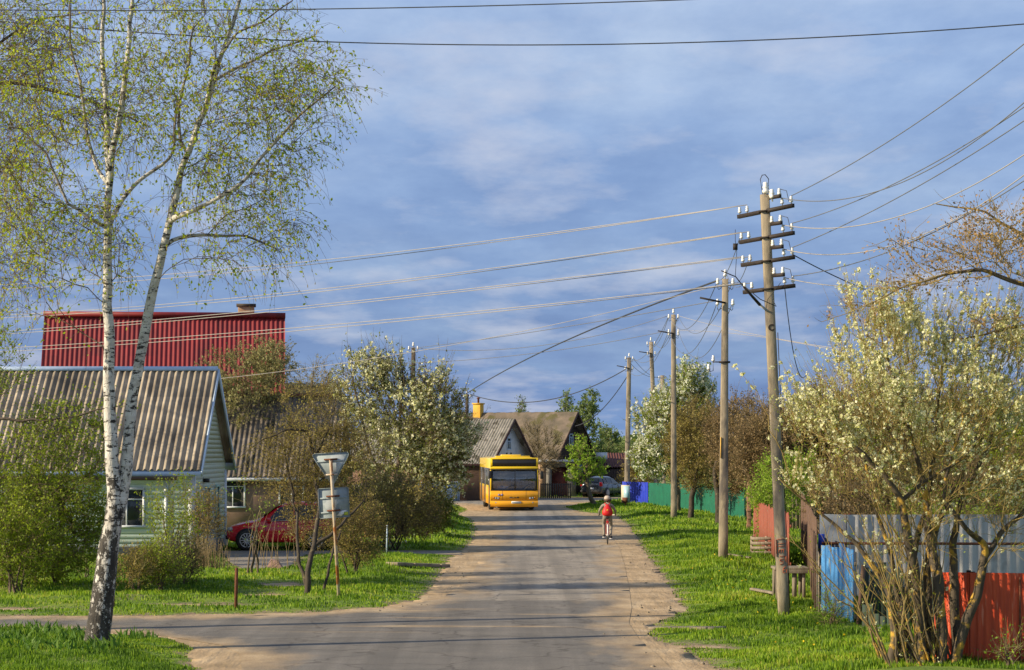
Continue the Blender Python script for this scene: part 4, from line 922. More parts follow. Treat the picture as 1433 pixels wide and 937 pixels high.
span(p4, t4, p6, t6, .4, .014, ['upper line wire between the fourth pole and the stub topped pole', 'lower line wire between the fourth pole and the stub topped pole'])
b = MB(); b.tube([(0, 0, .35), (0, 0, .12), (.03, 0, -.1), (0, 0, -.6)], .006, 5); b.box((.0, 0, 0), (.09, .06, .13)); o = b.build('wire_connector', MT['iron']); o.location = P(1029, 345, 43.5); tag(o, 'small dark connector hanging on a wire left of the nearest pole', 'connector')

# ------------------------------------------------------------------ bus
def glassmat(name, tint, fac=.18, rough=.04):
    m, t, b = nt(name); tr = t.nodes.new('ShaderNodeBsdfTransparent'); tr.inputs[0].default_value = (*tint, 1); gl = t.nodes.new('ShaderNodeBsdfGlossy'); gl.inputs['Roughness'].default_value = rough
    mx = t.nodes.new('ShaderNodeMixShader'); mx.inputs[0].default_value = fac; link(t, tr.outputs[0], mx.inputs[1]); link(t, gl.outputs[0], mx.inputs[2]); link(t, mx.outputs[0], t.nodes['Material Output'].inputs['Surface']); return m
MT['bus_glass'] = glassmat('bus_glass', (.6, .68, .78), .2, .12)
MT['side_glass'] = mat('bus_side_glass', (.06, .065, .07), (.1, .1, .1), 2, .1)
X_ = P(719.6, 0, 118)[0]
bus = thing('city_bus', 'yellow and orange city bus coming head on down the street', 'bus', (X_, 117, 0), math.radians(3.6))
W2 = 1.30
b = MB()
b.box((-W2 + .04, 6, 1.62), (.08, 12, 2.5)); b.box((W2 - .04, 6, 1.62), (.08, 12, 2.5)); b.box((0, 11.96, 1.62), (2.5, .08, 2.5))
b.box((0, 6, .4), (2.44, 11.9, .1)); b.build('body', MT['bus_yellow'], bus, bevel=.03)
b = MB(); b.prism([(-W2, .02, 2.72), (-W2 + .1, .02, 2.86), (-W2 + .4, .02, 2.93), (W2 - .4, .02, 2.93), (W2 - .1, .02, 2.86), (W2, .02, 2.72)], (0, 11.96, 0)); b.build('roof', MT['bus_yellow'], bus, bevel=.03)
b = MB()   # bulged front
n = 12; xs = np.linspace(-W2 + .01, W2 - .01, n); ys = -.16 * (1 - (xs / W2) ** 2) - .1 * (np.abs(xs) < W2 - .1)
def skin_panel(mb, z0, z1, o0=0, o1=0, xa=-W2, xb=W2, dy=0.0):
    x = np.linspace(xa, xb, 13); y = -.16 * (1 - np.abs(x / W2) ** 2.5) + dy
    v = np.vstack([np.stack([x, y + o0, 0*x + z0], 1), np.stack([x, y + o1, 0*x + z1], 1), np.stack([x, y + o0 + .05, 0*x + z0], 1), np.stack([x, y + o1 + .05, 0*x + z1], 1)])
    i = np.arange(12); mb.add(v, np.vstack([np.stack([i, i+1, i+14, i+13], 1), np.stack([i+26, i+39, i+40, i+27], 1), np.stack([i, i+26, i+27, i+1], 1), np.stack([i+13, i+14, i+40, i+39], 1)]))
skin_panel(b, .58, 1.12, -.02, -.0); b.build('front_panel', MT['bus_orange'], bus)
b = MB(); skin_panel(b, .6, 1.11, -.024, -.004, -.66, -.648); skin_panel(b, .6, 1.11, -.024, -.004, .63, .642); skin_panel(b, .555, .585, -.022, -.022); b.build('panel_gap', MT['black'], bus)
b = MB(); skin_panel(b, .22, .56, -.02, -.05); b.build('bumper', MT['bus_orange'], bus)
b = MB(); skin_panel(b, 2.26, 2.42, 0, .0); skin_panel(b, 2.82, 2.9, 0.0, .06); skin_panel(b, 2.4, 2.84, 0, .0, -W2, -W2 + .1); skin_panel(b, 2.4, 2.84, 0, .0, W2 - .1, W2); skin_panel(b, 1.1, 2.28, 0, 0, -W2, -W2 + .06); skin_panel(b, 1.1, 2.28, 0, 0, W2 - .06, W2); b.build('front_frame', MT['bus_yellow'], bus)
b = MB(); skin_panel(b, 2.42, 2.82, .012, .012, -W2 + .1, W2 - .1); db = b.build('destination_display', MT['black'], bus)
b = MB(); skin_panel(b, 2.47, 2.77, .006, .006, -W2 + .3, W2 - .3); b.build('display_window', mat('display_glass', (.025, .022, .02), None, 3, .3), db)
for xa, xb in ((-W2 + .06, .02), (.05, W2 - .06)):
    b = MB(); skin_panel(b, 1.13, 2.26, .01, .01, xa, xb); b.build('windshield', MT['bus_glass'], bus)
b = MB(); skin_panel(b, 1.12, 2.27, 0.0, 0.0, .012, .058); skin_panel(b, 1.1, 1.15, -.004, -.004); skin_panel(b, 2.23, 2.28, -.004, -.004, -W2 + .05, W2 - .05); skin_panel(b, 1.12, 2.27, -.002, -.002, -W2 + .04, -W2 + .12); skin_panel(b, 1.12, 2.27, -.002, -.002, W2 - .12, W2 - .04); b.build('windshield_seal', MT['black'], bus)
b = MB(); b.box((0, .55, 1.1), (2.3, .7, .25)); b.box((.65, .5, 1.28), (.7, .4, .16)); b.build('dashboard', MT['black'], bus)
b = MB(); b.tube([(.65 + .2*math.cos(q), .78 + .06 * math.sin(q), 1.38 + .17*math.sin(q)) for q in np.linspace(0, 2*PI, 17)], .018, 6); b.build('steering_wheel', MT['black'], bus)
for k in range(5):
    for x in (-.8, .8):
        b = MB(); b.box((x, 3 + k * 1.6, 1.2), (.8, .12, .9)); b.box((x, 2.8 + k * 1.6, .85), (.8, .45, .12)); b.build('seat', mat('seat_blue%d%d' % (k, x > 0), (.03, .05, .12), None, 3, .9), bus, bevel=.02)
b = MB(); b.tube([(-.35, 1.5, .45), (-.35, 1.5, 2.7)], .03, 8); b.tube([(-.55, 1.9, .45), (-.55, 1.9, 2.7)], .03, 8); b.box((-.6, 2.0, 2.0), (.2, .03, .5)); b.build('handrail', MT['bus_yellow'], bus)
b = MB(); b.box((-.62, .12, 1.26), (.6, .015, .2)); b.build('route_card', MT['white'], bus)
b = MB(); b.box((0, 3.2, 3.0), (1.1, 1.2, .14)); b.box((0, 1.6, 2.96), (1.9, .9, .08)); b.build('roof_hatch', MT['bus_yellow'], bus, bevel=.03)
for s in (-1, 1):
    for dx, z, r, mm in ((1.12, .72, .045, 'amber'), (1.0, .7, .055, 'lamp'), (.87, .69, .06, 'lamp'), (1.0, .46, .045, 'lamp')):
        b = MB(); yy = -.16 * (1 - (dx / W2) ** 2.5) - .03; b.lathe([(r, 0.03), (r, -.005), (r * .6, -.015)], (s * dx, yy, z), 'y', 12); hl = b.build('headlight', MT[mm], bus)
        b = MB(); b.lathe([(r * 1.25, .03), (r * 1.25, .0)], (s * dx, yy, z), 'y', 12); b.build('bezel', MT['black'], hl)
    b = MB(); b.box((s * .78, -.13, .46), (.2, .02, .03)); b.build('marker_slot', MT['rust'], bus)
    w_ = MB(); w_.box((s * (W2 + .2 if s > 0 else W2 + .02), -.1, 1.95 if s > 0 else 1.98), (.17, .12, .42)); mi = w_.build('mirror', MT['black'], bus, bevel=.03)
    w_ = MB(); w_.tube([(s * (W2 - .05), 0.0, 2.25), (s * (W2 + .1), -.06, 2.28), (s * (W2 + (.2 if s > 0 else .05)), -.1, 2.15)], .02, 6); w_.build('mirror_arm', MT['black'], mi)
    for y in (2.7, 8.7):
        b = MB(); x = s * (W2 - .18); b.lathe([(.3, -.14), (.44, -.14), (.48, -.09), (.48, .09), (.44, .14), (.3, .14)], (x, y, .48), 'x', 24); wh_ = b.build('wheel', MT['tyre'], bus)
        b = MB(); b.lathe([(.29, -.145), (.2, -.1), (.08, -.16), (.08, .16), (.2, .1), (.29, .145)], (x, y, .48), 'x', 16); b.build('rim', MT['alloy'], wh_)
b = MB()
for k in range(-1, 2): b.prism([(k * .19 - .1, -.19, .74), (k * .19 - .02, -.19, .69 if k == 0 else .72), (k * .19 + .08, -.19, .74), (k * .19, -.19, .78 if k else .73)], (0, .02, 0))
b.box((0, -.18, .71), (.5, .015, .025)); b.build('emblem', MT['black'], bus)
for x in (-.84, -.68):
    b = MB(); b.lathe([(.06, .0), (.06, -.008)], (x, -.15, .88), 'y', 16); em = b.build('round_badge', MT['blue_mark'], bus); b = MB(); b.lathe([(.025, -.008), (.025, -.012)], (x, -.15, .88), 'y', 10); b.build('badge_centre', MT['white'], em)
b = MB(); b.box((.1, -.205, .47), (.52, .015, .115)); pl = b.build('number_plate', MT['plate'], bus); b = MB()
for q in range(7): b.box((-.11 + .06 * q, -.215, .47), (.03, .006, .06))
b.build('plate_characters', mat('plate_ink', (.2, .3, .35), None, 3, .6), pl)
b = MB(); b.box((0, .6, .2), (1.0, .05, .05)); b.box((0, 1.4, .18), (2.0, 2.4, .1)); b.build('underbody', MT['black'], bus)
for s in (-1, 1):
    b = MB(); b.box((s * (W2 + .004), 6.3, 1.85), (.012, 10.6, .95)); b.build('side_window', MT['side_glass'], bus)
    b = MB(); b.box((s * (W2 + .002), 6.0, .8), (.01, 11.6, .9)); b.build('side_panel', MT['bus_orange'], bus)
for y in (1.05, 5.6, 9.9):
    b = MB(); b.box((-W2 - .012, y, 1.35), (.02, 1.15, 1.95)); dr = b.build('door', mat('door_rubber%d' % y, (.12, .11, .1), None, 3, .5), bus)
    b = MB(); b.box((-W2 - .02, y - .28, 1.35), (.01, .44, 1.75)); b.box((-W2 - .02, y + .28, 1.35), (.01, .44, 1.75)); b.build('door_glass', MT['side_glass'], dr)
for s in (-1, 1):
    b = MB(); b.tube([(s * .5, -.15, 1.14), (s * .5 + .3, -.17, 1.35), (s * .5 + .62, -.14, 1.42)], .012, 5); b.build('wiper', MT['black'], bus)

# ------------------------------------------------------------------ cars
def car(name, label, loc, rz, m, L=4.2, W=1.75, H=1.45, hatch=True, spokes=12, zb=.22):
    r = thing(name, label, 'car', loc, rz); hw = W / 2
    #   x, half width, bottom z, belt z, roof z, roof half width      (x: 0 nose .. L tail)
    st = [(0.0, hw*.72, .42, .62, .64, hw*.60), (.12, hw*.90, .26, .72, .76, hw*.72), (.55, hw*.99, zb, .82, .90, hw*.80), (1.05, hw, zb, .90, .98, hw*.80),
          (1.35, hw, zb, .93, 1.05, hw*.78), (2.05, hw, zb, .95, H-.05, hw*.68), (2.6, hw, zb, .97, H, hw*.70), (3.2, hw, zb, .99, H-.02, hw*.69),
          (3.75, hw*.99, zb, 1.02, H-.12, hw*.64), (4.05, hw*.95, .28, 1.0, 1.12, hw*.66), (4.2, hw*.84, .40, .85, .92, hw*.7)]
    sc = L / 4.2; rings = []
    for x, w, z0, zbelt, zr, wr in st:
        x *= sc; zm = (z0 + zbelt) / 2
        rings.append([(x, 0, z0), (x, w*.85, z0), (x, w*.97, z0+.08), (x, w, zm), (x, w*.97, zbelt), (x, wr + .02, max(zr-.06, zbelt+.02)), (x, wr*.8, zr), (x, 0, zr + .01)])
    rings = np.array(rings); n, k, _ = rings.shape; rr = rings[:, ::-1].copy(); rr[:, :, 1] *= -1
    full = np.concatenate([rings, rr[:, 1:-1]], 1); kk = full.shape[1]
    v = full.reshape(-1, 3); f = [(i*kk+j, i*kk+(j+1) % kk, (i+1)*kk+(j+1) % kk, (i+1)*kk+j) for i in range(n-1) for j in range(kk)]
    f += [tuple(range(kk))[::-1], tuple((n-1)*kk + j for j in range(kk))]
    b = MB(); b.add(v, f); b.build('body', m, r, smooth=True, subd=2)
    def belt(x, s, off=.012, top=False, inset=0):
        i = np.searchsorted([q[0]*sc for q in st], x) - 1; i = min(max(i, 0), n-2); t = (x - st[i][0]*sc) / ((st[i+1][0]-st[i][0])*sc)
        a = rings[i, 4] * (1-t) + rings[i+1, 4] * t; c = rings[i, 5] * (1-t) + rings[i+1, 5] * t
        p = a + (c - a) * (inset if not top else 1 - inset); return (p[0], s * (p[1] + off), p[2])
    for s in (-1, 1):
        for xa, xb, ta, tb in ((1.55, 2.5, 2.0, 2.5), (2.56, 3.25, 2.56, 3.25), (3.31, 3.8, 3.31, 3.62)):
            b = MB(); q = [belt(xa*sc, s, inset=.06), belt(xb*sc, s, inset=.06), belt(tb*sc, s, top=True, inset=.1), belt(ta*sc, s, top=True, inset=.1)]
            b.add(q, [(0, 1, 2, 3) if s < 0 else (3, 2, 1, 0)]); b.add(np.array(q) - (0, s * .02, 0), [(3, 2, 1, 0) if s < 0 else (0, 1, 2, 3)]); b.build('window', MT['glass'], r)
        b = MB(); b.bar(belt(1.5*sc, s, .02, inset=.02), belt(3.8*sc, s, .02, inset=.02), .012, .02); b.build('window_trim', MT['alloy'], r)
        b = MB(); b.box((1.62*sc, s * (hw + .09), 1.0), (.16, .16, .12)); b.build('mirror', m, r, bevel=.03)
        for x in (.82*sc, 3.35*sc):
            b = MB(); b.lathe([(.375, -.03), (.375, .012)] if s > 0 else [(.375, -.012), (.375, .03)], (x, s * (hw - .005), .34), 'x' if False else 'y', 28); ar = b.build('wheel_arch', MT['black'], r)
            b = MB(); b.lathe([(.22, -.1), (.29, -.1), (.32, -.07), (.32, .07), (.29, .1), (.22, .1)], (x, s * (hw - .06), .32), 'y', 28); w_ = b.build('wheel', MT['tyre'], r)
            b = MB(); y0 = s * (hw + .048)
            b.tube([(x + .225*math.cos(q), y0, .32 + .225*math.sin(q)) for q in np.linspace(0, 2*PI, 29)], .016, 6)
            for q in range(spokes): a_ = q * 2 * PI / spokes; b.bar((x + .04*math.cos(a_), y0 + s*.01, .32 + .04*math.sin(a_)), (x + .22*math.cos(a_), y0, .32 + .22*math.sin(a_)), .03, .02, (0, 1, 0))
            b.lathe([(.05, -.02), (.05, .02)], (x, y0, .32), 'y', 12); b.build('rim', MT['alloy'], w_)
            b = MB(); b.lathe([(.19, -.008), (.19, .008)], (x, s * (hw + .036), .32), 'y', 20); b.build('brake_disc', MT['iron'], w_)
        b = MB(); b.box((.16, s * hw * .74, .68), (.2, .3, .12)); b.build('headlight', MT['lamp'], r, bevel=.04)
        b = MB(); b.box((L - .14, s * hw * .84, .93), (.2, .2, .3)); b.build('tail_light', MT['tail'], r, bevel=.05)
        b = MB(); b.box((2.3*sc, s*(hw + .008), .87), (.16, .02, .03)); b.box((3.1*sc, s*(hw + .008), .89), (.16, .02, .03)); b.build('door_handle', m, r)
        b = MB()
        for x in (1.5, 2.53, 3.3): b.box((x*sc, s*(hw + .0), .6), (.01, .012, .6))
        b.build('door_gap', MT['black'], r)
    q = [(st[5][0]*sc - .02, -hw*.62, H - .07), (st[5][0]*sc - .02, hw*.62, H - .07), (1.42*sc, hw*.76, 1.09), (1.42*sc, -hw*.76, 1.09)]
    b = MB(); b.add(np.array(q) + (-.03, 0, .02), [(0, 1, 2, 3)]); b.add(np.array(q), [(3, 2, 1, 0)]); b.build('windscreen', MT['glass'], r)
    q = [(3.8*sc + .04, -hw*.58, H - .15), (3.8*sc + .04, hw*.58, H - .15), (4.07*sc + .03, hw*.62, 1.08), (4.07*sc + .03, -hw*.62, 1.08)]
    b = MB(); b.add(np.array(q) + (.03, 0, .02), [(3, 2, 1, 0)]); b.add(np.array(q), [(0, 1, 2, 3)]); b.build('rear_window', MT['glass'], r)
    b = MB(); b.box((L + .0, 0, .62), (.03, .5, .12)); b.build('number_plate', MT['plate'], r)
    b = MB(); b.box((L - .02, 0, .42), (.12, W * .86, .16)); b.box((.06, 0, .40), (.12, W * .7, .12)); b.build('bumper', MT['black'], r, bevel=.03)
    return r
a = G(313, 766)
car('parked_car', 'shiny red hatchback parked side on behind the brush', (P(313, 0, 70.3)[0], 70.6 + .6, 0.03), .03, MT['car_red'], L=3.75, H=1.6)
# dark car: tail toward the viewer's left, nose away to the right
ang = math.radians(180 + 62)      # local +x (nose to tail) direction
tx = P(832, 0, 150)[0]
car('parked_car', 'dark grey hatchback parked on the far fork, tail toward the street', (tx + 1.75, 154.2, .0), ang, MT['car_grey'], L=4.3, W=1.8, H=1.5)

# ------------------------------------------------------------------ people (one skinned surface each)
def figure(name, nodes, edges, m, parent=None, subd=1, root=0):
    me = bpy.data.meshes.new(name); me.from_pydata([n_[0] for n_ in nodes], edges, []); me.materials.append(m)
    o = bpy.data.objects.new(name, me); COL.objects.link(o)
    if parent is not None: o.parent = parent
    sk = o.modifiers.new('skin', 'SKIN'); sk.use_smooth_shade = True
    if not me.skin_vertices: 
        bpy.context.view_layer.objects.active = o
    for v, n_ in zip(me.skin_vertices[0].data, nodes):
        v.radius = (n_[1], n_[1] if len(n_) < 3 else n_[2]); v.use_root = False
    me.skin_vertices[0].data[root].use_root = True
    s = o.modifiers.new('sub', 'SUBSURF'); s.levels = s.render_levels = subd
    return o
def head_mesh(mb, c, r, fwd=1):
    prof = []
    n, k = 10, 14; v = []
    for i in range(n + 1):
        ph = PI * i / n; z = math.cos(ph); w = math.sin(ph)
        for j in range(k):
            th = 2 * PI * j / k; x, y = w * math.cos(th), w * math.sin(th)
            jaw = 1 - .22 * max(0, -z); yy = y * (1.12 if z > -.2 else 1.0)
            if z < -.1 and y * fwd < 0: yy *= .92
            v.append((c[0] + r * .78 * x * jaw, c[1] + r * yy * .92 * jaw + (.12 * r * fwd if z < -.3 else 0), c[2] + r * z * 1.08))
    f = [(i*k+j, i*k+(j+1) % k, (i+1)*k+(j+1) % k, (i+1)*k+j) for i in range(n) for j in range(k)]
    mb.add(v, f)
    mb.prism([(c[0] - .014, c[1] + fwd * r * .95, c[2] + .01), (c[0] + .014, c[1] + fwd * r * .95, c[2] + .01), (c[0] + .018, c[1] + fwd * r * 1.15, c[2] - .03), (c[0] - .018, c[1] + fwd * r * 1.15, c[2] - .03)], (0, 0, -.012))
    for s in (-1, 1): mb.box((c[0] + s * r * .8, c[1] - .01 * fwd, c[2] - .01), (.02, .035, .06))
def rider():
    Yc = 75.5; X = P(850, 0, Yc)[0]
    bk = thing('bicycle', 'bicycle with red rear light ridden away by the boy in the backpack', 'bicycle', (X, Yc, .008), -.03)
    for y, n_ in ((-.5, 'rear_wheel'), (.55, 'front_wheel')):
        b = MB(); an = np.linspace(0, 2*PI, 33); b.tube([(0, y + .31*math.cos(q), .33 + .31*math.sin(q)) for q in an], .02, 8); w_ = b.build(n_, MT['tyre'], bk, smooth=True)
        b = MB(); b.tube([(0, y + .285*math.cos(q), .33 + .285*math.sin(q)) for q in an], .008, 6)
        for q in range(16): a_ = q * PI / 8; b.tube([((-1)**q * .02, y, .33), (0, y + .285*math.cos(a_), .33 + .285*math.sin(a_))], .0015, 3)
        b.lathe([(.025, -.04), (.025, .04)], (0, y, .33), 'x', 8); b.build('rim', MT['alloy'], w_)
    b = MB()
    for p, q, r in (((0, -.12, .8), (0, .0, .3), .016), ((0, 0, .3), (0, .45, .8), .018), ((0, -.1, .74), (0, .45, .86), .016), ((0, .45, .95), (0, .45, .78), .018), ((-.05, .45, .78), (-.05, .55, .33), .012), ((.05, .45, .78), (.05, .55, .33), .012),
                    ((0, -.12, .72), (-.05, -.5, .33), .009), ((0, -.12, .72), (.05, -.5, .33), .009), ((0, 0, .3), (-.05, -.5, .33), .009), ((0, 0, .3), (.05, -.5, .33), .009), ((0, -.12, .8), (0, -.14, .9), .014)): b.tube([p, q], r, 8)
    b.build('frame', mat('bike_red', (.35, .02, .03), None, 4, .4), bk)
    b = MB(); b.tube([(-.29, .33, 1.0), (-.26, .42, 1.02), (0, .46, .98), (.26, .42, 1.02), (.29, .33, 1.0)], .012, 8); hb = b.build('handlebar', MT['alloy'], bk)
    b = MB(); b.tube([(-.30, .30, 1.0), (-.285, .36, 1.005)], .018, 8); b.tube([(.30, .30, 1.0), (.285, .36, 1.005)], .018, 8); b.build('grip', MT['black'], hb)
    b = MB(); b.prism([(-.08, -.28, .9), (.08, -.28, .9), (.03, .0, .92), (-.03, .0, .92)], (0, 0, .05)); b.build('saddle', MT['black'], bk, bevel=.015)
    b = MB(); b.tube([(0, -.5 + .36*math.cos(q), .33 + .36*math.sin(q)) for q in np.linspace(1.2, 3.3, 12)], .024, 6); b.build('mudguard', MT['white'], bk)
    b = MB(); b.box((0, -.3, .78), (.09, .05, .06)); b.build('rear_light', MT['tail'], bk, bevel=.01)
    b = MB(); b.tube([(-.07, 0, .3), (.07, 0, .3)], .012, 6)
    for s, (py, pz) in ((-1, (.13, .26)), (1, (-.12, .22))): b.tube([(s*.07, 0, .3), (s*.09, py * .9, pz)], .01, 6); b.box((s*.13, py, pz - .01), (.1, .08, .02))
    b.lathe([(.09, -.004), (.09, .004)], (.06, 0, .3), 'x', 20); b.build('crank', MT['iron'], bk)
    pn = thing('person', 'boy cycling away in khaki clothes, beige cap and headphones', 'person', (X, Yc, .008), -.03)
    # whole clothed body as one skinned surface; hands close round the grips
    N = []; E = []
    def add(p, r, par=None, r2=None):
        N.append((p, r) if r2 is None else (p, r, r2)); i = len(N) - 1
        if par is not None: E.append((par, i))
        return i
    pel = add((0, -.16, 1.0), .135, None, .115); ab = add((0, -.1, 1.12), .13, pel, .1); chst = add((0, .0, 1.28), .155, ab, .11); nb = add((0, .04, 1.38), .1, chst, .08); nk = add((0, .06, 1.44), .05, nb); hd = add((0, .08, 1.5), .05, nk)
    for s in (-1, 1):
        sh_ = add((s*.17, .02, 1.35), .062, nb); el = add((s*.28, .12, 1.16), .046, sh_); wr = add((s*.285, .29, 1.045), .03, el); hn = add((s*.29, .325, 1.035), .036, wr, .022)
        for k, l in enumerate((.05, .056, .052, .042)):
            f1_ = add((s*(.262 + .016*k), .372, 1.04), .0085, hn); f2_ = add((s*(.262 + .016*k), .385, .99 + .056 - l), .0075, f1_)
        add((s*.262, .335, 1.0), .009, hn)
        hp = add((s*.085, -.13, .97), .095, pel)
        if s < 0: kn = add((-.12, .2, .72), .062, hp); an_ = add((-.115, .06, .36), .04, kn); hl = add((-.115, .05, .3), .035, an_); add((-.125, .2, .29), .03, hl)
        else: kn = add((.13, .14, .62), .062, hp); an_ = add((.12, -.16, .32), .04, kn); hl = add((.12, -.17, .26), .035, an_); add((.13, -.03, .25), .03, hl)
    figure('body', N, E, MT['suit'], pn, 2)
    b = MB(); head_mesh(b, (0, .1, 1.56), .105); h_ = b.build('head', MT['skin'], pn, smooth=True)
    b = MB(); b.lathe([(.112, 1.555), (.116, 1.6), (.105, 1.65), (.07, 1.69), (.02, 1.7)], (0, .085, 0), sides=18); b.prism([(-.07, .18, 1.6), (.07, .18, 1.6), (.05, .27, 1.595), (-.05, .27, 1.595)], (0, 0, .012)); b.build('cap', MT['cap'], pn, smooth=True)
    b = MB(); b.lathe([(.118, 1.5), (.112, 1.57)], (0, .075, 0), sides=16); b.build('hair', mat('brown_hair', (.1, .06, .035), None, 9, .8), pn, smooth=True)
    b = MB(); b.tube([(.118*math.cos(q), .09, 1.57 + .145*math.sin(q)) for q in np.linspace(0, PI, 12)], .014, 6)
    for s in (-1, 1): b.lathe([(.045, -.022), (.05, 0), (.045, .022)], (s*.118, .09, 1.555), 'x', 12)
    b.build('headphones', MT['black'], pn)
    for s, c in ((-1, (-.12, .13, .28)), (1, (.125, -.1, .24))):
        b = MB(); b.box(c, (.1, .28, .085)); so = b.build('shoe', MT['shoe'], pn, bevel=.035); b = MB(); b.box((c[0], c[1], c[2] - .045), (.105, .285, .025)); b.build('sole', MT['white'], so)
    for s in (-1, 1):
        b = MB(); b.box((s*.292, .34, 1.035), (.05, .06, .035)); b.build('knuckle_skin', MT['skin'], pn, bevel=.015)
    bg = thing('backpack', 'bright red drawstring backpack worn on the cycling boy', 'backpack', (X, Yc, .008), -.03)
    b = MB(); ring = []
    for z, w, dpt in ((1.0, .12, .06), (1.02, .17, .1), (1.1, .19, .13), (1.2, .17, .12), (1.3, .12, .08), (1.37, .06, .04), (1.4, .04, .03)):
        ring.append([(w*math.cos(q), -.17 - .02 + dpt*math.sin(q) + (1.2 - z) * -.1, z) for q in np.linspace(0, 2*PI, 17)[:-1]])
    ring = np.array(ring); v = ring.reshape(-1, 3); f = [(i*16+j, i*16+(j+1) % 16, (i+1)*16+(j+1) % 16, (i+1)*16+j) for i in range(6) for j in range(16)] + [tuple(range(15, -1, -1)), tuple(range(96, 112))]
    b.add(v, f); b.build('bag', MT['bag'], bg, smooth=True)
    for s in (-1, 1): b = MB(); b.tube([(s*.03, -.16, 1.38), (s*.09, -.06, 1.44), (s*.11, .1, 1.4), (s*.13, .14, 1.25), (s*.14, .02, 1.08)], .014, 6); b.build('strap', MT['bag'], bg)
    b = MB(); b.lathe([(.03, -.335), (.028, -.345)], (0, 0, 1.2), 'y', 12); b.build('badge', MT['gold'], bg)
rider()
# bus driver behind the glass
dv = thing('person', 'bus driver in dark jacket sitting at the wheel of the yellow bus', 'person', (0, 0, 0))
M_ = Matrix.Translation(bus.location) @ Matrix.Rotation(bus.rotation_euler.z, 4, 'Z') @ Matrix.Translation((.65, 1.25, .0)); dv.location = M_.to_translation(); dv.rotation_euler = (0, 0, bus.rotation_euler.z)
N = [((0, 0, 1.05), .16, .12), ((0, 0, 1.3), .15, .11), ((0, 0, 1.52), .17, .11), ((0, 0, 1.64), .06), ((0, -.02, 1.7), .05), ((-.2, 0, 1.56), .06), ((-.24, -.2, 1.38), .05), ((-.17, -.42, 1.42), .035), ((.2, 0, 1.56), .06), ((.24, -.2, 1.38), .05), ((.17, -.42, 1.42), .035), ((-.1, -.35, 1.0), .08), ((.1, -.35, 1.0), .08), ((-.1, -.45, .6), .05), ((.1, -.45, .6), .05)]
figure('body', N, [(0,1),(1,2),(2,3),(3,4),(2,5),(5,6),(6,7),(2,8),(8,9),(9,10),(0,11),(0,12),(11,13),(12,14)], mat('dark_jacket', (.05, .06, .08), None, 5, .9), dv, 1)
b = MB(); head_mesh(b, (0, -.02, 1.8), .105, -1); b.build('head', MT['skin'], dv, smooth=True)
b = MB(); b.lathe([(.11, 1.83), (.1, 1.89), (.03, 1.93)], (0, .01, 0), sides=14); b.build('hair', mat('dark_hair', (.03, .022, .018), None, 9, .8), dv, smooth=True)
b = MB(); b.box((0, .2, 1.15), (.5, .12, 1.0)); b.box((0, -.05, .85), (.5, .5, .12))
o = b.build('driver_seat', MT['black'], bus, bevel=.03); o.location = (.65, 1.25, 0)
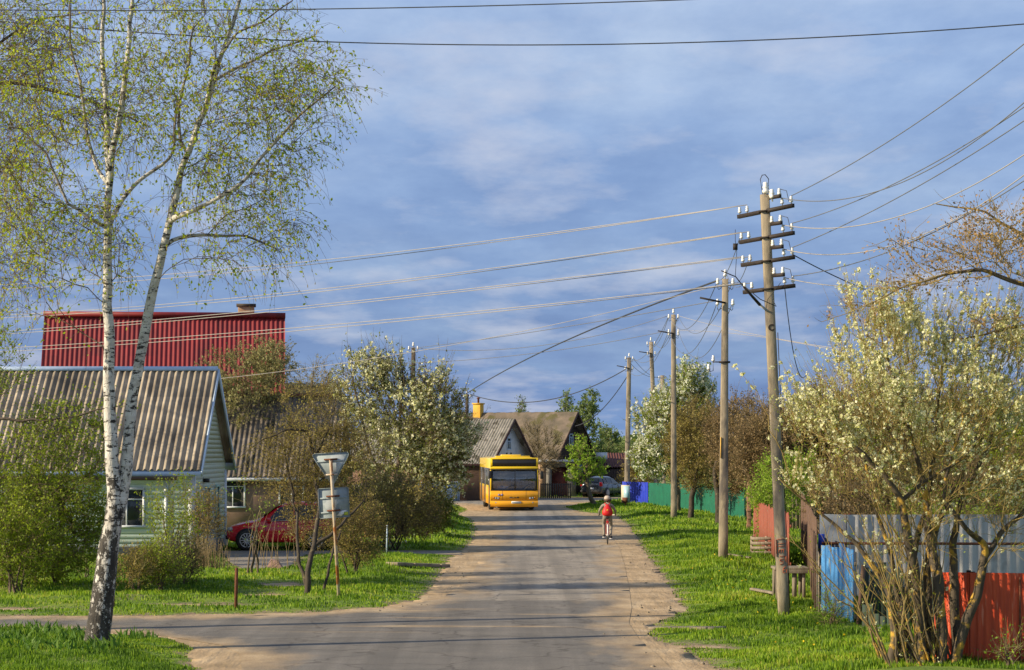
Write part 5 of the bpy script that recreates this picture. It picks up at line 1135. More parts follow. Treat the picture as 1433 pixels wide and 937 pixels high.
# ------------------------------------------------------------------ trees
def unit(v): return v / np.maximum(np.linalg.norm(v, axis=-1, keepdims=True), 1e-9)
def sample_env(env, n, rs):
    w = np.array([e[2] if len(e) > 2 else e[1][0]*e[1][1]*e[1][2] for e in env], float); w /= w.sum(); out = []
    for (c, r, *_), k in zip(env, rs.multinomial(n, w)):
        d = unit(rs.randn(k, 3)); q = rs.rand(k, 1) ** .42; out.append(np.array(c) + d * q * np.array(r))
    return np.vstack(out)
def grow(skel, T, rs, k=.35, step=.35, jit=.05, rtip=.004, expo=2.3, maxd=1e9, bow=.25):
    pos = []; par = []; mr = []; dire = []
    def add(p, q, r, d): pos.append(p); par.append(q); mr.append(r); dire.append(d); return len(pos) - 1
    for pl in skel:
        pl = [(np.array(p, float), r) for p, r in pl]
        if not pos: cur = add(pl[0][0], -1, pl[0][1], np.array((0, 0, 1.0)))
        else:
            dd_ = np.linalg.norm(np.array(pos) - pl[0][0], axis=1); cur = int(np.argmin(dd_))
            if dd_[cur] > .12 and pl[0][0][2] < .12: cur = add(pl[0][0], 0, pl[0][1], np.array((0, 0, 1.0)))
        pr = pl[0][1]
        for (p, r) in pl[1:]:
            a = pos[cur].copy(); L = np.linalg.norm(p - a); n = max(1, int(round(L / step)))
            for i in range(1, n + 1):
                t = i / n; q = a + (p - a) * t + (rs.randn(3) * jit * .35 if i < n else 0); cur = add(q, cur, pr + (r - pr) * t, unit(p - a))
            pr = r
    P0 = np.zeros((len(pos) + len(T) * 12 + 10, 3)); P0[:len(pos)] = pos; nn = len(pos); D = np.zeros_like(P0); D[:nn] = dire
    PL = np.zeros(len(P0)); par = par + [0] * (len(P0) - nn); mr = mr + [0.0] * (len(P0) - nn)
    for i in range(1, nn): PL[i] = PL[par[i]] + np.linalg.norm(P0[i] - P0[par[i]]) * .6
    base = P0[0]; order = np.argsort(np.linalg.norm(T - base, axis=1) + rs.rand(len(T)) * .3)
    tips = []
    for ti in order:
        t = T[ti]; v = t - P0[:nn]; d = np.linalg.norm(v, axis=1)
        back = np.einsum('ij,ij->i', v, D[:nn]) / np.maximum(d, 1e-6)
        cost = d * (1.25 - .35 * back) + k * PL[:nn]
        i = int(np.argmin(cost)); L = d[i]
        if L > maxd: continue
        a = P0[i].copy(); n = max(1, min(11, int(round(L / step)))); c1 = a + D[i] * L * bow + np.array((0, 0, L * .06)); cur = i
        for q in range(1, n + 1):
            s = q / n; p = (1-s)**2 * a + 2*s*(1-s) * (c1 + (t - a) * .25) + s*s * t
            if q < n: p = p + rs.randn(3) * jit * min(1, L)
            par[nn] = cur; P0[nn] = p; D[nn] = unit(p - P0[cur]); PL[nn] = PL[cur] + np.linalg.norm(p - P0[cur]); cur = nn; nn += 1
        tips.append(cur)
    par = np.array(par[:nn]); pos = P0[:nn]; D = D[:nn]; mr = np.array(mr[:nn])
    acc = np.zeros(nn); child = np.full(nn, -1); ca = np.zeros(nn); haschild = np.zeros(nn, bool)
    for i in range(nn - 1, -1, -1):
        if not haschild[i]: acc[i] = rtip ** expo
        if par[i] >= 0:
            acc[par[i]] += acc[i]; haschild[par[i]] = True
            if acc[i] + mr[i] * 100 > ca[par[i]]: ca[par[i]] = acc[i] + mr[i] * 100; child[par[i]] = i
    rad = np.maximum(acc ** (1 / expo), mr)
    if mr.max() > 0: rad = np.where((mr > 0), mr, np.minimum(rad, mr.max() * .7))
    for i in range(1, nn): rad[i] = min(rad[i], rad[par[i]])
    return pos, par, rad, D, child, tips
def wood_mesh(mb, pos, par, rad, child, thick=.03):
    n = len(pos); kids = {}
    for i in range(1, n):
        if i != child[par[i]]: kids.setdefault(par[i], []).append(i)
    starts = [(-1, 0)] + [(p, c) for p, l in kids.items() for c in l]
    thin = []
    for p, c in starts:
        ch = ([p] if p >= 0 else []) + [c]; q = child[c]
        while q >= 0: ch.append(q); q = child[q]
        if len(ch) < 2: continue
        r = rad[ch].copy()
        if p >= 0: r[0] = r[1]
        pts = pos[ch]
        if r.max() > thick:
            sd = 14 if r.max() > .09 else 8
            if len(ch) > 2:       # smooth
                m = len(ch); t = np.linspace(0, m - 1, m * 2 - 1); pts2 = np.stack([np.interp(t, np.arange(m), pts[:, a]) for a in range(3)], 1); r2 = np.interp(t, np.arange(m), r)
                pts2[1:-1] = (pts2[:-2] + 2 * pts2[1:-1] + pts2[2:]) / 4; pts, r = pts2, r2
            mb.tubes(pts[None], r[None], sd, False, rad=r[None])
        else:
            for i in range(len(ch) - 1): thin.append((pts[i], pts[i+1], r[i], r[i+1]))
    if thin:
        A = np.array([t[0] for t in thin]); B = np.array([t[1] for t in thin]); r0 = np.array([t[2] for t in thin]); r1 = np.array([t[3] for t in thin])
        B = B + unit(B - A) * (r1[:, None] * .5)
        Rr = np.stack([r0, r1], 1); mb.tubes(np.stack([A, B], 1), Rr, 4, False, rad=Rr)
def tree(name, label, cat, skel, env, nt, bark, seed=1, twigs=900, twl=(.25, .6), droop=0.0, up=.3, out=.5, twr=.0028, leaves=4000, ls=.05, leafm=None,
         blossoms=0, bs=.03, bq=4, blm=None, bl_where=None, catk=0, k=.35, step=.35, jit=.05, rtip=.004, group=None, thick=.03, maxd=1e9, lspread=.05, shoots=0, shl=(.5, 1.2), bow=.25, tipbias=.5, expo=2.3, twn=4, clump=1):
    rs = np.random.RandomState(seed); base = np.array(skel[0][0][0], float)
    r = thing(name, label, cat, tuple(base), 0, group)
    T = sample_env(env, nt, rs)
    pos, par, rad, D, child, tips = grow(skel, T, rs, k, step, jit, rtip, expo, maxd, bow)
    mb = MB(); wood_mesh(mb, pos - base, par, rad, child, thick)
    cen = T.mean(0)
    # twigs
    thin = np.where(rad < .022)[0]; ta = np.array(tips); src = np.concatenate([rs.choice(tips, int(twigs * tipbias)), rs.choice(thin, twigs - int(twigs * tipbias))]) if len(tips) else rs.choice(thin, twigs)
    p0 = pos[src]; o_ = unit(p0 - cen); d = unit(D[src] * .5 + rs.randn(len(src), 3) * .45 + o_ * out + np.array((0, 0, up)))
    L = twl[0] + (twl[1] - twl[0]) * rs.rand(len(src)); K = twn; dro = np.full(len(src), droop)
    if shoots:                                    # long straight upright shoots out of the upper crown
        hi = ta[pos[ta][:, 2] > np.percentile(pos[ta][:, 2], 35)]; s2 = rs.choice(hi, shoots); src = np.concatenate([src, s2]); p0 = pos[src]
        o2 = unit(pos[s2] - cen); d = np.vstack([d, unit(o2 * .55 + rs.randn(shoots, 3) * .16 + np.array((0, 0, .95)))]); L = np.concatenate([L, shl[0] + (shl[1] - shl[0]) * rs.rand(shoots)]); dro = np.concatenate([dro, np.full(shoots, -.04)]) 
    pts = [p0]; cur = p0.copy(); dd = d.copy()
    for i in range(K - 1):
        cur = cur + dd * (L / (K - 1))[:, None]; pts.append(cur.copy()); dd = unit(dd + rs.randn(len(src), 3) * .13 + np.array((0, 0, -1.0)) * dro[:, None])
    pts = np.stack(pts, 1); rr = np.linspace(twr * 1.3, twr * .55, K)[None] * np.ones((len(src), 1)); mb.tubes(pts - base, rr, 3, False, rad=rr)
    mb.build('trunk', MT[bark], r, smooth=True)
    def spots(n, q0=.1):
        i = rs.randint(0, len(src), n); s = (q0 + (1 - q0) * rs.rand(n)) * (K - 1) * .999; a = s.astype(int); f = (s - a)[:, None]
        return pts[i, a] * (1 - f) + pts[i, a + 1] * f
    if leaves:
        q = spots(leaves); q = q + rs.randn(leaves, 3) * lspread
        if clump > 1: q = np.repeat(q, clump, 0); q = q + rs.randn(len(q), 3) * ls * .8
        m = len(q); A = unit(rs.randn(m, 3) + np.array((0, 0, -.35))); B = unit(np.cross(A, rs.randn(m, 3))); s = ls * (.55 + .7 * rs.rand(m, 1)) * .5
        cl = MB(); rn = np.clip(.5 + .3 * wob(q[:, 0]*1.5, q[:, 2]*1.5 + q[:, 1], 1.0) + rs.randn(m) * .18, 0, 1); cl.quads(q - base, A * s, B * s * .62, rnd=rn); cl.build('crown', MT[leafm], r)
    if blossoms:
        n = blossoms * 3 if bl_where else blossoms; q = spots(n, .0)
        if bl_where: q = q[bl_where(q, rs)][:blossoms]
        q = q + rs.randn(len(q), 3) * bs * .6; m = len(q) * bq
        c = np.repeat(q, bq, 0) + rs.randn(m, 3) * bs * .75; A = unit(rs.randn(m, 3)); B = unit(np.cross(A, rs.randn(m, 3))); s = bs * (.6 + .6 * rs.rand(m, 1)) * np.repeat(.55 + 1.0 * rs.rand(len(q), 1) ** 1.7, bq, 0)
        cl = MB(); cl.quads(c - base, A * s, B * s, rnd=rs.rand(m)); cl.build('blossom', MT[blm], r)
    if catk:
        q = spots(catk, .5); l_ = .035 + .03 * rs.rand(catk); e = q + np.stack([rs.randn(catk) * .01, rs.randn(catk) * .01, -l_], 1); c2 = MB()
        c2.tubes(np.stack([q, (q + e)/2, e], 1) - base, np.array([[.004, .006, .003]]) * np.ones((catk, 1)), 4, False, rnd=np.repeat(rs.rand(catk, 1), 3, 1)); c2.build('catkins', MT['catkin'], r)
    return r
def E(px, py, Y, rx, ry, rz_depth, w=None):       # crown lobe given on the picture, size in metres in depth
    s = Y / F; e = (P(px, py, Y), (rx * s, rz_depth, ry * s)); return e + ((w,) if w is not None else ())
def K_(Y, pts):                                   # polyline of picture points with radii in metres, optional depth shift
    out = []
    for q in pts:
        dy = q[3] if len(q) > 3 else 0; out.append((P(q[0], q[1], Y + dy), q[2]))
    return out
def gbase(px, py):
    x, y = G(px, py); return np.array((x, y, gz(x, y) - .05))

# 1 the near silver birch with two stems
Y = 35.4
sk = [K_(Y, [(134, 914, .235), (137, 885, .205), (144, 830, .188), (150, 780, .172), (158, 735, .15), (161, 690, .122), (156, 640, .11), (154, 560, .097), (153, 480, .087), (152, 400, .076), (151, 320, .065), (153, 262, .056), (150, 200, .055), (148, 130, .045), (143, 60, .035), (146, 0, .028), (140, -80, .018)]),
      K_(Y, [(157, 735, .13), (170, 700, .105, .05), (178, 640, .098, .1), (183, 580, .092, .15), (196, 500, .086, .2), (210, 425, .08, .25), (224, 370, .071, .25), (237, 310, .06, .2), (250, 260, .056, .2), (263, 215, .05, .2), (285, 160, .044, .2), (300, 110, .038, .2), (318, 55, .036, .2), (335, 0, .028, .2), (350, -70, .02, .2)]),
      K_(Y, [(153, 262, .065), (160, 200, .052, -.2), (170, 150, .048, -.3), (178, 80, .04, -.3), (185, 10, .03, -.3), (188, -60, .02, -.3)]),
      K_(Y, [(155, 330, .05), (165, 290, .04, .3), (185, 262, .034, .5), (212, 240, .03, .6), (240, 222, .024, .7), (248, 150, .016, .8)]),
      K_(Y, [(238, 315, .055), (255, 300, .045, -.2), (290, 285, .035, -.4), (330, 262, .03, -.5), (370, 215, .025, -.5), (410, 170, .02, -.5), (470, 120, .01, -.5)]),
      K_(Y, [(226, 355, .045), (240, 335, .035, .3), (290, 328, .027, .5), (340, 328, .018, .7), (390, 350, .01, .8)]),
      K_(Y, [(149, 255, .04), (135, 235, .03, .3), (120, 180, .026, .5), (112, 110, .022, .6), (98, 60, .018, .6), (96, 0, .014, .6)]),
      K_(Y, [(150, 320, .04), (125, 305, .03, -.3), (95, 285, .024, -.5), (65, 215, .018, -.6), (30, 180, .012, -.6)]),
      K_(Y, [(262, 215, .03), (250, 170, .026, .4), (262, 100, .02, .5), (270, 40, .014, .5)]),
      K_(Y, [(290, 150, .04), (300, 90, .03, -.4), (330, 45, .02, -.4), (370, 30, .014, -.5), (410, 0, .01, -.5)]),
      K_(Y, [(298, 115, .03), (330, 95, .024, .4), (380, 70, .018, .5), (440, 50, .01, .6)])]
env = [E(90, 150, Y, 120, 170, 1.7, 2.2), E(280, 120, Y, 130, 150, 1.9, 3.0), E(390, 130, Y, 85, 120, 1.4, 1.6), E(330, 300, Y, 100, 95, 1.5, 1.4), E(110, 330, Y, 110, 80, 1.5, .9), E(230, -60, Y, 220, 90, 2, 1.6), E(30, 260, Y, 60, 180, 1.3, .8)]
tree('birch_tree', 'large two stemmed silver birch with black scarred foot at the left', 'tree', sk, env, 780, 'birch_bark', 11, twigs=3900, twl=(.35, 1.1), droop=.42, up=-.05, out=.25, twr=.003, leaves=19000, ls=.064, leafm='leaf_birch', catk=4200, step=.28, jit=.05, rtip=.0032, lspread=.035, twn=5, k=.3, tipbias=.45)

# 2 neighbour birch, trunk outside the picture, dark limbs reaching in
Y = 38.5
sk = [[(P(-150, 880, Y) * (1, 1, 0) + (0, 0, -.05), .2), (P(-135, 500, Y), .15), (P(-100, 260, Y), .12), (P(-90, 60, Y), .08), (P(-70, -120, Y), .04)],
      K_(Y, [(-98, 240, .09), (-40, 130, .06, -.3), (0, 116, .045, -.5), (40, 117, .04, -.6), (70, 126, .032, -.6), (120, 138, .024, -.6), (165, 155, .018, -.6), (205, 175, .01, -.6)]),
      K_(Y, [(-95, 200, .06), (-40, 90, .035, .3), (5, 55, .025, .4), (60, 25, .018, .5), (110, 20, .01, .5)]),
      K_(Y, [(-100, 300, .05), (-40, 260, .03, .2), (10, 230, .02, .2), (40, 280, .012, .2)])]
env = [E(-20, 130, Y, 95, 150, 1.6, 2.5), E(20, 60, Y, 70, 80, 1.3, 1.5), E(10, 280, Y, 40, 140, 1.2, 1.0), E(130, 150, Y, 70, 25, .5, .3), E(-90, 0, Y, 90, 160, 2, 1)]
tree('birch_tree', 'half hidden tree whose dark arching limbs reach in from the left edge', 'tree', sk, env, 420, 'bark_dark', 12, twigs=2200, twl=(.4, 1.2), droop=.4, up=-.1, out=.3, twr=.0035, leaves=7000, ls=.058, leafm='leaf_birch', catk=2200, step=.3, jit=.07, rtip=.0035, twn=5)

# 3 leafy bushes before the mint house
b0 = gbase(-45, 826); Y = b0[1]
sk = [[(b0, .09), (P(-50, 700, Y), .07), (P(-60, 600, Y), .05)], K_(Y, [(-55, 610, .045), (0, 585, .035, -.4), (60, 590, .028, -.5), (120, 578, .02, -.5), (165, 568, .01, -.5)]), K_(Y, [(-50, 720, .04), (0, 690, .03), (60, 700, .018), (110, 720, .01)])]
env = [E(30, 690, Y, 118, 105, 1.5, 3.3), E(20, 775, Y, 90, 40, 1.2, 1.2), E(110, 640, Y, 40, 60, 1, .5), E(-10, 510, Y, 50, 80, 1.0, .9), E(80, 600, Y, 70, 45, 1.2, .7), E(70, 740, Y, 75, 60, 1.0, 1.2)]
tree('garden_tree', 'spreading green leaved bush tree at the left edge before the mint house', 'tree', sk, env, 560, 'bark_dark', 13, twigs=3800, twl=(.25, .7), up=.15, out=.3, leaves=20000, ls=.075, leafm='leaf_hedge', step=.28, jit=.08, rtip=.0045, clump=1, twr=.0035)
b0 = gbase(78, 822); Y = b0[1]
tree('shrub', 'dense green shrub with many thin stems under the mint house eave', 'shrub', [[(b0, .05), (P(80, 770, Y), .04), (P(90, 700, Y), .03)], [(b0, .03), (P(50, 760, Y), .025), (P(30, 690, Y), .02)]], [E(85, 700, Y, 70, 80, 1.0, 2), E(75, 785, Y, 62, 32, .9, .9), E(30, 720, Y, 70, 60, 1.0, 1.4), E(120, 745, Y, 30, 45, .7, .5)], 360, 'bark_olive', 14, twigs=1700, twl=(.2, .5), up=.3, leaves=15000, ls=.075, leafm='leaf_hedge', step=.25, jit=.08, rtip=.004)
bush_later = 1
# 4 shrubs by the house corner
def bush(name, label, px, py, top, rx, leafm, seed, nt=160, twigs=700, leaves=2200, ls=.05, bark='bark_olive', up=.6, blossoms=0, cat='shrub', dep=.8, stems=4, rt=.003, ov=None, twl=(.2, .5), **kw):
    b0 = gbase(px, py); Y = b0[1]; rs = np.random.RandomState(seed); sk = []
    for i in range(stems):
        q = b0 + np.array(((rs.rand() - .5) * rx * Y / F * .5, (rs.rand() - .5) * .3, 0)); t = P(px + (rs.rand() - .5) * rx * 1.2, py - (py - top) * (.45 + .3 * rs.rand()), Y) + (0, (rs.rand() - .5) * dep, 0)
        sk.append([(q if i else b0, .028 if i else .03), (q * .5 + t * .5 + rs.randn(3) * .05, .02), (t, .01)])
    # every stem starts from the root crown
    env = ov or [E(px, (py + top) / 2 - (py - top) * .08, Y, rx, (py - top) * .46, dep)]
    return tree(name, label, cat, sk, env, nt, bark, seed, twigs=twigs, twl=twl, up=up, leaves=leaves, ls=ls, leafm=leafm, rtip=rt, step=.22, jit=.05, blossoms=blossoms, **kw)
bush('shrub', 'upright fresh green lilac bush against the mint house wall', 240, 792, 668, 44, 'leaf_hedge', 21, 130, 600, 2200, .075, stems=7)
bush('shrub', 'low olive shrub in the lawn just right of the birch trunk', 190, 832, 775, 26, 'leaf_olive', 22, 90, 600, 1900, .06)
bush('shrub', 'low rounded twiggy shrub in the lawn before the lilac', 226, 830, 765, 34, 'leaf_hedge', 23, 170, 1000, 3400, .06)
bush('shrub', 'brownish low shrub beside the rounded twiggy shrub', 258, 820, 765, 22, 'leaf_olive', 24, 100, 700, 1500, .06)
bush('shrub', 'grey green bush at the right corner of the mint house', 286, 786, 690, 24, 'leaf_olive', 25, 160, 900, 2200, .065, bark='bark_dark')
bush('shrub', 'thin green saplings before the red car', 352, 806, 668, 34, 'leaf_fresh', 26, 16, 40, 160, .06, stems=4)
bush('shrub', 'tiny bright green sapling in the grass left of the birch trunk', 118, 812, 770, 14, 'leaf_fresh', 27, 24, 60, 140, .06, stems=2)
def stalks(label, px, py, top, rx, n, seed, m='dry', w=.012):
    rs = np.random.RandomState(seed); b0 = gbase(px, py); h0 = P(0, top, b0[1])[2]; mb = MB()
    x = rs.randn(n) * rx * b0[1] / F * .5; y = rs.randn(n) * .25; h = h0 * (.5 + .6 * rs.rand(n)); le = rs.randn(n, 2) * .14 * h[:, None]
    p = np.stack([x, y, 0*x], 1); q = p + np.stack([le[:, 0] * .4, le[:, 1] * .4, h * .6], 1); e = p + np.stack([le[:, 0], le[:, 1], h], 1)
    mb.tubes(np.stack([p, q, e], 1), np.array([[w, w*.7, w*.3]]) * np.ones((n, 1)) * .6, 3, False, rnd=np.repeat(rs.rand(n, 1), 3, 1))
    o = mb.build('dry_grass', MT[m]); o.location = b0; tag(o, label, 'grass clump')
bush('shrub', 'low dense leafy shrub at the far left under the spreading bush tree', 20, 832, 700, 70, 'leaf_hedge', 33, 260, 1600, 7000, .075, stems=6)
stalks('tuft of dry tan reeds at the mint house corner', 283, 800, 755, 34, 260, 31)
stalks('tall pale dry stalks standing in front of the red car', 372, 800, 722, 40, 20, 32, w=.014)

# 8 brown tree by the road sign
b0 = gbase(430, 834); Y = b0[1]
sk = [[(b0, .075), (P(430, 800, Y), .065), (P(440, 765, Y + .3), .058), (P(448, 700, Y + .8), .045), (P(440, 640, Y + 1.2), .045), (P(432, 602, Y + 1.2), .032)], K_(Y, [(428, 820, .05), (418, 790, .04, .2), (416, 740, .034, .6), (408, 680, .03, 1.2), (395, 620, .02, 1.4)]),
      K_(Y, [(445, 760, .05), (470, 740, .035, .4), (500, 710, .025, .8), (515, 690, .015, 1)]), K_(Y, [(432, 602, .03, 1.2), (400, 600, .022, 1), (365, 615, .015, .8), (335, 640, .008, .6)]), K_(Y, [(440, 640, .03, 1.2), (460, 600, .02, 1.4), (470, 560, .01, 1.4)]), [(b0 + (.35, .3, 0), .04), (P(460, 790, Y + .4), .03), (P(476, 745, Y + .9), .02)]]
env = [E(435, 650, Y + 1.7, 72, 70, 1.2, 3), E(445, 715, Y + 1.6, 52, 50, 1.0, 1.1), E(495, 640, Y + 1.6, 56, 58, 1.1, 1), E(370, 650, Y + 1, 30, 50, 1, .22), E(440, 560, Y + 1.2, 60, 35, 1, .5)]
tree('garden_tree', 'dense brown budding tree standing behind the leaning road sign', 'tree', sk, env, 760, 'bark_fruit', 41, twigs=4200, twl=(.15, .42), up=.2, out=.2, leaves=19000, ls=.05, leafm='leaf_olive', step=.22, jit=.07, rtip=.0035, twr=.0032, k=.3)
# 9 flowering pear
Y = 79.0; b0 = np.array((P(560, 0, Y)[0], Y, gz(P(560, 0, Y)[0], Y)))
sk = [[(b0, .17), (P(560, 720, Y), .14), (P(558, 660, Y), .1), (P(560, 590, Y), .06), (P(565, 520, Y), .03)], K_(Y, [(559, 700, .08), (520, 640, .05), (500, 560, .03), (492, 500, .012)]), K_(Y, [(559, 690, .08), (600, 640, .05, .5), (620, 580, .03, .5), (625, 530, .012, .5)])]
env = [E(568, 612, Y, 90, 84, 2.4, 3.6), E(630, 620, Y, 38, 60, 1.5, .7), E(505, 545, Y, 40, 50, 1.5, .7), E(600, 570, Y, 42, 60, 1.8, .8), E(540, 525, Y, 40, 26, 1.2, .4), E(620, 630, Y, 42, 45, 1.6, .8), E(585, 665, Y, 70, 40, 1.8, 1.0)]
lob = lambda q, rs: rs.rand(len(q)) < np.clip(.4 + .5 * (np.sin(q[:, 0]*2.3 + q[:, 2]*3.1) + np.sin(q[:, 2]*2.1 - q[:, 1]*1.7 + 1)) * .5, .05, 1)
tree('pear_tree', 'big pear tree with white blossom clusters and dark leaves left of the street', 'tree', sk, env, 1000, 'bark_dark', 42, twigs=5200, twl=(.25, .75), up=.5, out=.4, leaves=15000, ls=.095, leafm='leaf_dark', shoots=520, shl=(.5, 1.5), blossoms=6500, bs=.045, bq=4, blm='blossom', bl_where=lob, step=.4, jit=.1, rtip=.006, twr=.006, thick=.04)
# 10 brush beneath it
bush('brush', 'wide tangle of brown budding brush below the pear tree', 545, 770, 672, 74, 'leaf_olive', 43, 460, 3600, 11000, .08, 'bark_fruit', .15, dep=1.5, stems=6, rt=.004, twl=(.2, .5), twr=.004)
bush('brush', 'brown brush right behind the leaning road sign', 495, 806, 690, 44, 'leaf_olive', 44, 300, 2200, 7500, .055, 'bark_fruit', .15, dep=1.0, stems=6, rt=.004, twl=(.15, .4))
bush('brush', 'dark leafy bramble at the foot of the pear tree by the bank', 598, 752, 690, 38, 'leaf_dark', 45, 240, 1500, 9000, .1, 'bark_dark', .1, dep=1.5, rt=.005)
# 11 willow before the red roof
Y = 89; b0 = np.array((P(350, 0, Y)[0] - 0, Y, 0.0))
tree('willow_tree', 'olive green willow growing up before the red roof', 'tree', [[(b0, .16), (P(350, 620, Y), .12), (P(345, 540, Y), .06)], K_(Y, [(350, 600, .07), (385, 530, .03), (400, 500, .012)])], [E(335, 545, Y, 62, 60, 2, 2), E(375, 515, Y, 32, 40, 1.5, .8), E(300, 560, Y, 30, 45, 1.5, .5)], 380, 'bark_olive', 46, twigs=2600, twl=(.3, .7), up=.1, droop=.15, leaves=15000, ls=.1, leafm='leaf_willow', step=.4, jit=.1, rtip=.006, twr=.006)
Y = 95; b0 = np.array((P(430, 0, Y)[0], Y, 0.0))
tree('willow_tree', 'wispy thin topped tree between the red roof and the pear tree', 'tree', [[(b0, .1), (P(432, 600, Y), .07), (P(438, 520, Y), .02)]], [E(435, 545, Y, 42, 42, 1.5, 2)], 120, 'bark_olive', 47, twigs=500, twl=(.4, .9), up=.0, droop=.1, out=.6, leaves=1500, ls=.08, leafm='leaf_willow', step=.4, rtip=.006, twr=.006)
# trees among the far houses
Y = 150; b0 = np.array((P(752, 0, Y)[0], Y, 0.0))
tree('garden_tree', 'bare brown tree before the dark wooden house roof', 'tree', [[(b0, .1), (P(752, 650, Y), .07)]], [E(750, 632, Y, 34, 38, 1.8)], 200, 'bark_olive', 51, twigs=1500, twl=(.4, .9), up=.4, leaves=1500, ls=.08, leafm='leaf_brown', step=.4, rtip=.009, twr=.009)
b0 = gbase(832, 708); Y = b0[1]
tree('young_tree', 'leaning young tree with bright yellow green leaves right of the bus', 'tree', [[(b0, .16), (P(824, 688, Y), .13), (P(820, 665, Y), .09), (P(822, 640, Y), .05)], K_(Y, [(821, 668, .05), (812, 640, .03), (808, 620, .015)]), K_(Y, [(821, 665, .05), (836, 652, .03)])], [E(814, 640, Y, 20, 30, .9, 2), E(832, 655, Y, 14, 18, .7, .7), E(818, 672, Y, 17, 10, .6, .25), E(806, 665, Y, 12, 14, .6, .4)], 150, 'bark_olive', 52, twigs=600, twl=(.2, .5), up=.3, leaves=2300, ls=.16, leafm='leaf_fresh', step=.25, rtip=.008, twr=.007)
def far_tree(name, label, px, base_py, top, rx, Y, seed, leafm='leaf_far', n=2600, ls=.2, cx=None, group=None):
    X = P(px, 0, Y)[0]; zt = P(px, top, Y)[2]; s = Y / F; env = []; rs = np.random.RandomState(seed)
    for i in range(7):
        f = i / 6; env.append((np.array((X + rs.randn() * rx * s * .22, Y + rs.randn() * .5, .9 + (zt - 1.2) * (.18 + .78 * f))), (rx * s * (1.0 - .62 * f**1.5), rx * s * (1.0 - .6 * f), (zt) * .13), 1.2 - f * .6))
    tree(name, label, 'tree', [[(np.array((X, Y, 0)), .05 + zt * .016), (np.array((X, Y, zt * .4)), .05 + zt * .008), (np.array((X, Y, zt * .93)), .02)]], env, 180, 'birch_bark' if 'birch' in name else 'bark_olive', seed, twigs=700, twl=(.4, 1.0), up=.3, droop=.15, leaves=n, ls=ls, leafm=leafm, step=.6, jit=.15, rtip=.01, twr=.009, lspread=.12, group=group)
far_tree('birch_tree', 'tall pale green birch rising right of the dark wooden house', 817, 690, 560, 34, 185, 61, n=8500, ls=.24)
far_tree('birch_tree', 'feathery green treetop left of the tall far birch', 793, 690, 558, 18, 195, 62, n=3200, ls=.24)
far_tree('birch_tree', 'small green treetop showing above the dark house ridge', 729, 690, 566, 13, 200, 63, n=2000, ls=.2)
far_tree('tree', 'rounded soft green tree left of the fourth pole', 857, 690, 603, 26, 210, 64, n=5000, ls=.26)
far_tree('tree', 'green tree between the leaning young tree and the fourth pole', 840, 690, 622, 18, 190, 65, n=2600, ls=.22)
far_tree('tree', 'broad green tree behind the fourth pole and the brown shed', 882, 690, 628, 22, 178, 66, n=3600, ls=.2)
far_tree('tree', 'olive tree behind the royal blue fence', 893, 690, 645, 22, 145, 67, leafm='leaf_olive', n=3200, ls=.14)
# 18 blossoming trees along the right fence
Y = 112; b0 = np.array((P(950, 0, Y)[0], Y, 0.0))
lob2 = lambda q, rs: rs.rand(len(q)) < np.clip(.15 + 1.1 * ((CX + q[:, 0] / q[:, 1] * F < 935) | (HY - (q[:, 2] - CH) / q[:, 1] * F < 560)), 0, 1)
tree('cherry_tree', 'tall blossoming cherry tree with white top behind the third pole', 'tree', [[(b0, .17), (P(948, 650, Y), .12), (P(955, 590, Y), .07), (P(965, 530, Y), .03)], K_(Y, [(949, 660, .08), (915, 620, .05), (900, 590, .02)]), K_(Y, [(950, 640, .08), (985, 600, .04), (1000, 560, .02)])],
     [E(950, 615, Y, 50, 65, 2.2, 2.4), E(965, 548, Y, 26, 36, 1.2, 1), E(912, 612, Y, 24, 44, 1.4, 1.1), E(935, 575, Y, 24, 34, 1.2, .7), E(985, 565, Y, 18, 30, 1, .4), E(908, 650, Y, 20, 30, 1.2, .5)], 560, 'bark_olive', 71, twigs=3600, twl=(.3, .9), up=.9, out=.3, leaves=20000, ls=.12, leafm='leaf_hedge', blossoms=4200, bs=.06, bq=4, blm='blossom_w', bl_where=lob2, shoots=260, shl=(.6, 1.6), step=.45, jit=.1, rtip=.007, twr=.007)
def brown(label, px, base, top, rx, Y, seed, nt=420, twigs=3000, leaves=4200, ls=.07, leafm='leaf_brown', trunk=None, name='garden_tree', env=None, dep=2.2, bark='bark_fruit'):
    b0 = np.array((P(base, 0, Y)[0], Y, -.02)); mid = (700 + top) / 2
    sk = [[(b0, .15), (P(base * .5 + px * .5, 675, Y), .12), (P(px, 640, Y), .07), (P(px, (640 + top) / 2, Y), .03)]] if trunk is None else [[(b0, .15)] + K_(Y, trunk)]
    tree(name, label, 'tree', sk, env or [E(px, (top + 690) / 2, Y, rx, (690 - top) * .5, dep)], nt, bark, seed, twigs=int(twigs * 1.3), twl=(.25, .7), up=.35, out=.2, leaves=int(leaves * 4.2), ls=ls * 1.3, leafm=leafm, step=.35, jit=.12, rtip=.006, twr=.0055, k=.25, shoots=220, shl=(.5, 1.3))
brown('brown budding tree between the third and second poles', 978, 966, 560, 48, 104, 72, leaves=6000, leafm='leaf_olive')
brown('brown tree behind the second pole with a dark leaning trunk', 1032, 1005, 556, 46, 93, 73, trunk=[(1005, 690, .13), (1000, 660, .1), (1010, 620, .06), (1030, 580, .03)], leaves=5200)
brown('old apple tree with a black slanting trunk behind the nearest pole', 1075, 1100, 572, 50, 80, 74, trunk=[(1085, 705, .13), (1060, 675, .11), (1045, 662, .1), (1040, 640, .06), (1060, 610, .04)], leaves=5200)
brown('hazy brown tree right of the nearest pole above the barn', 1150, 1150, 545, 60, 82, 75, nt=480, twigs=3400, leaves=5200)
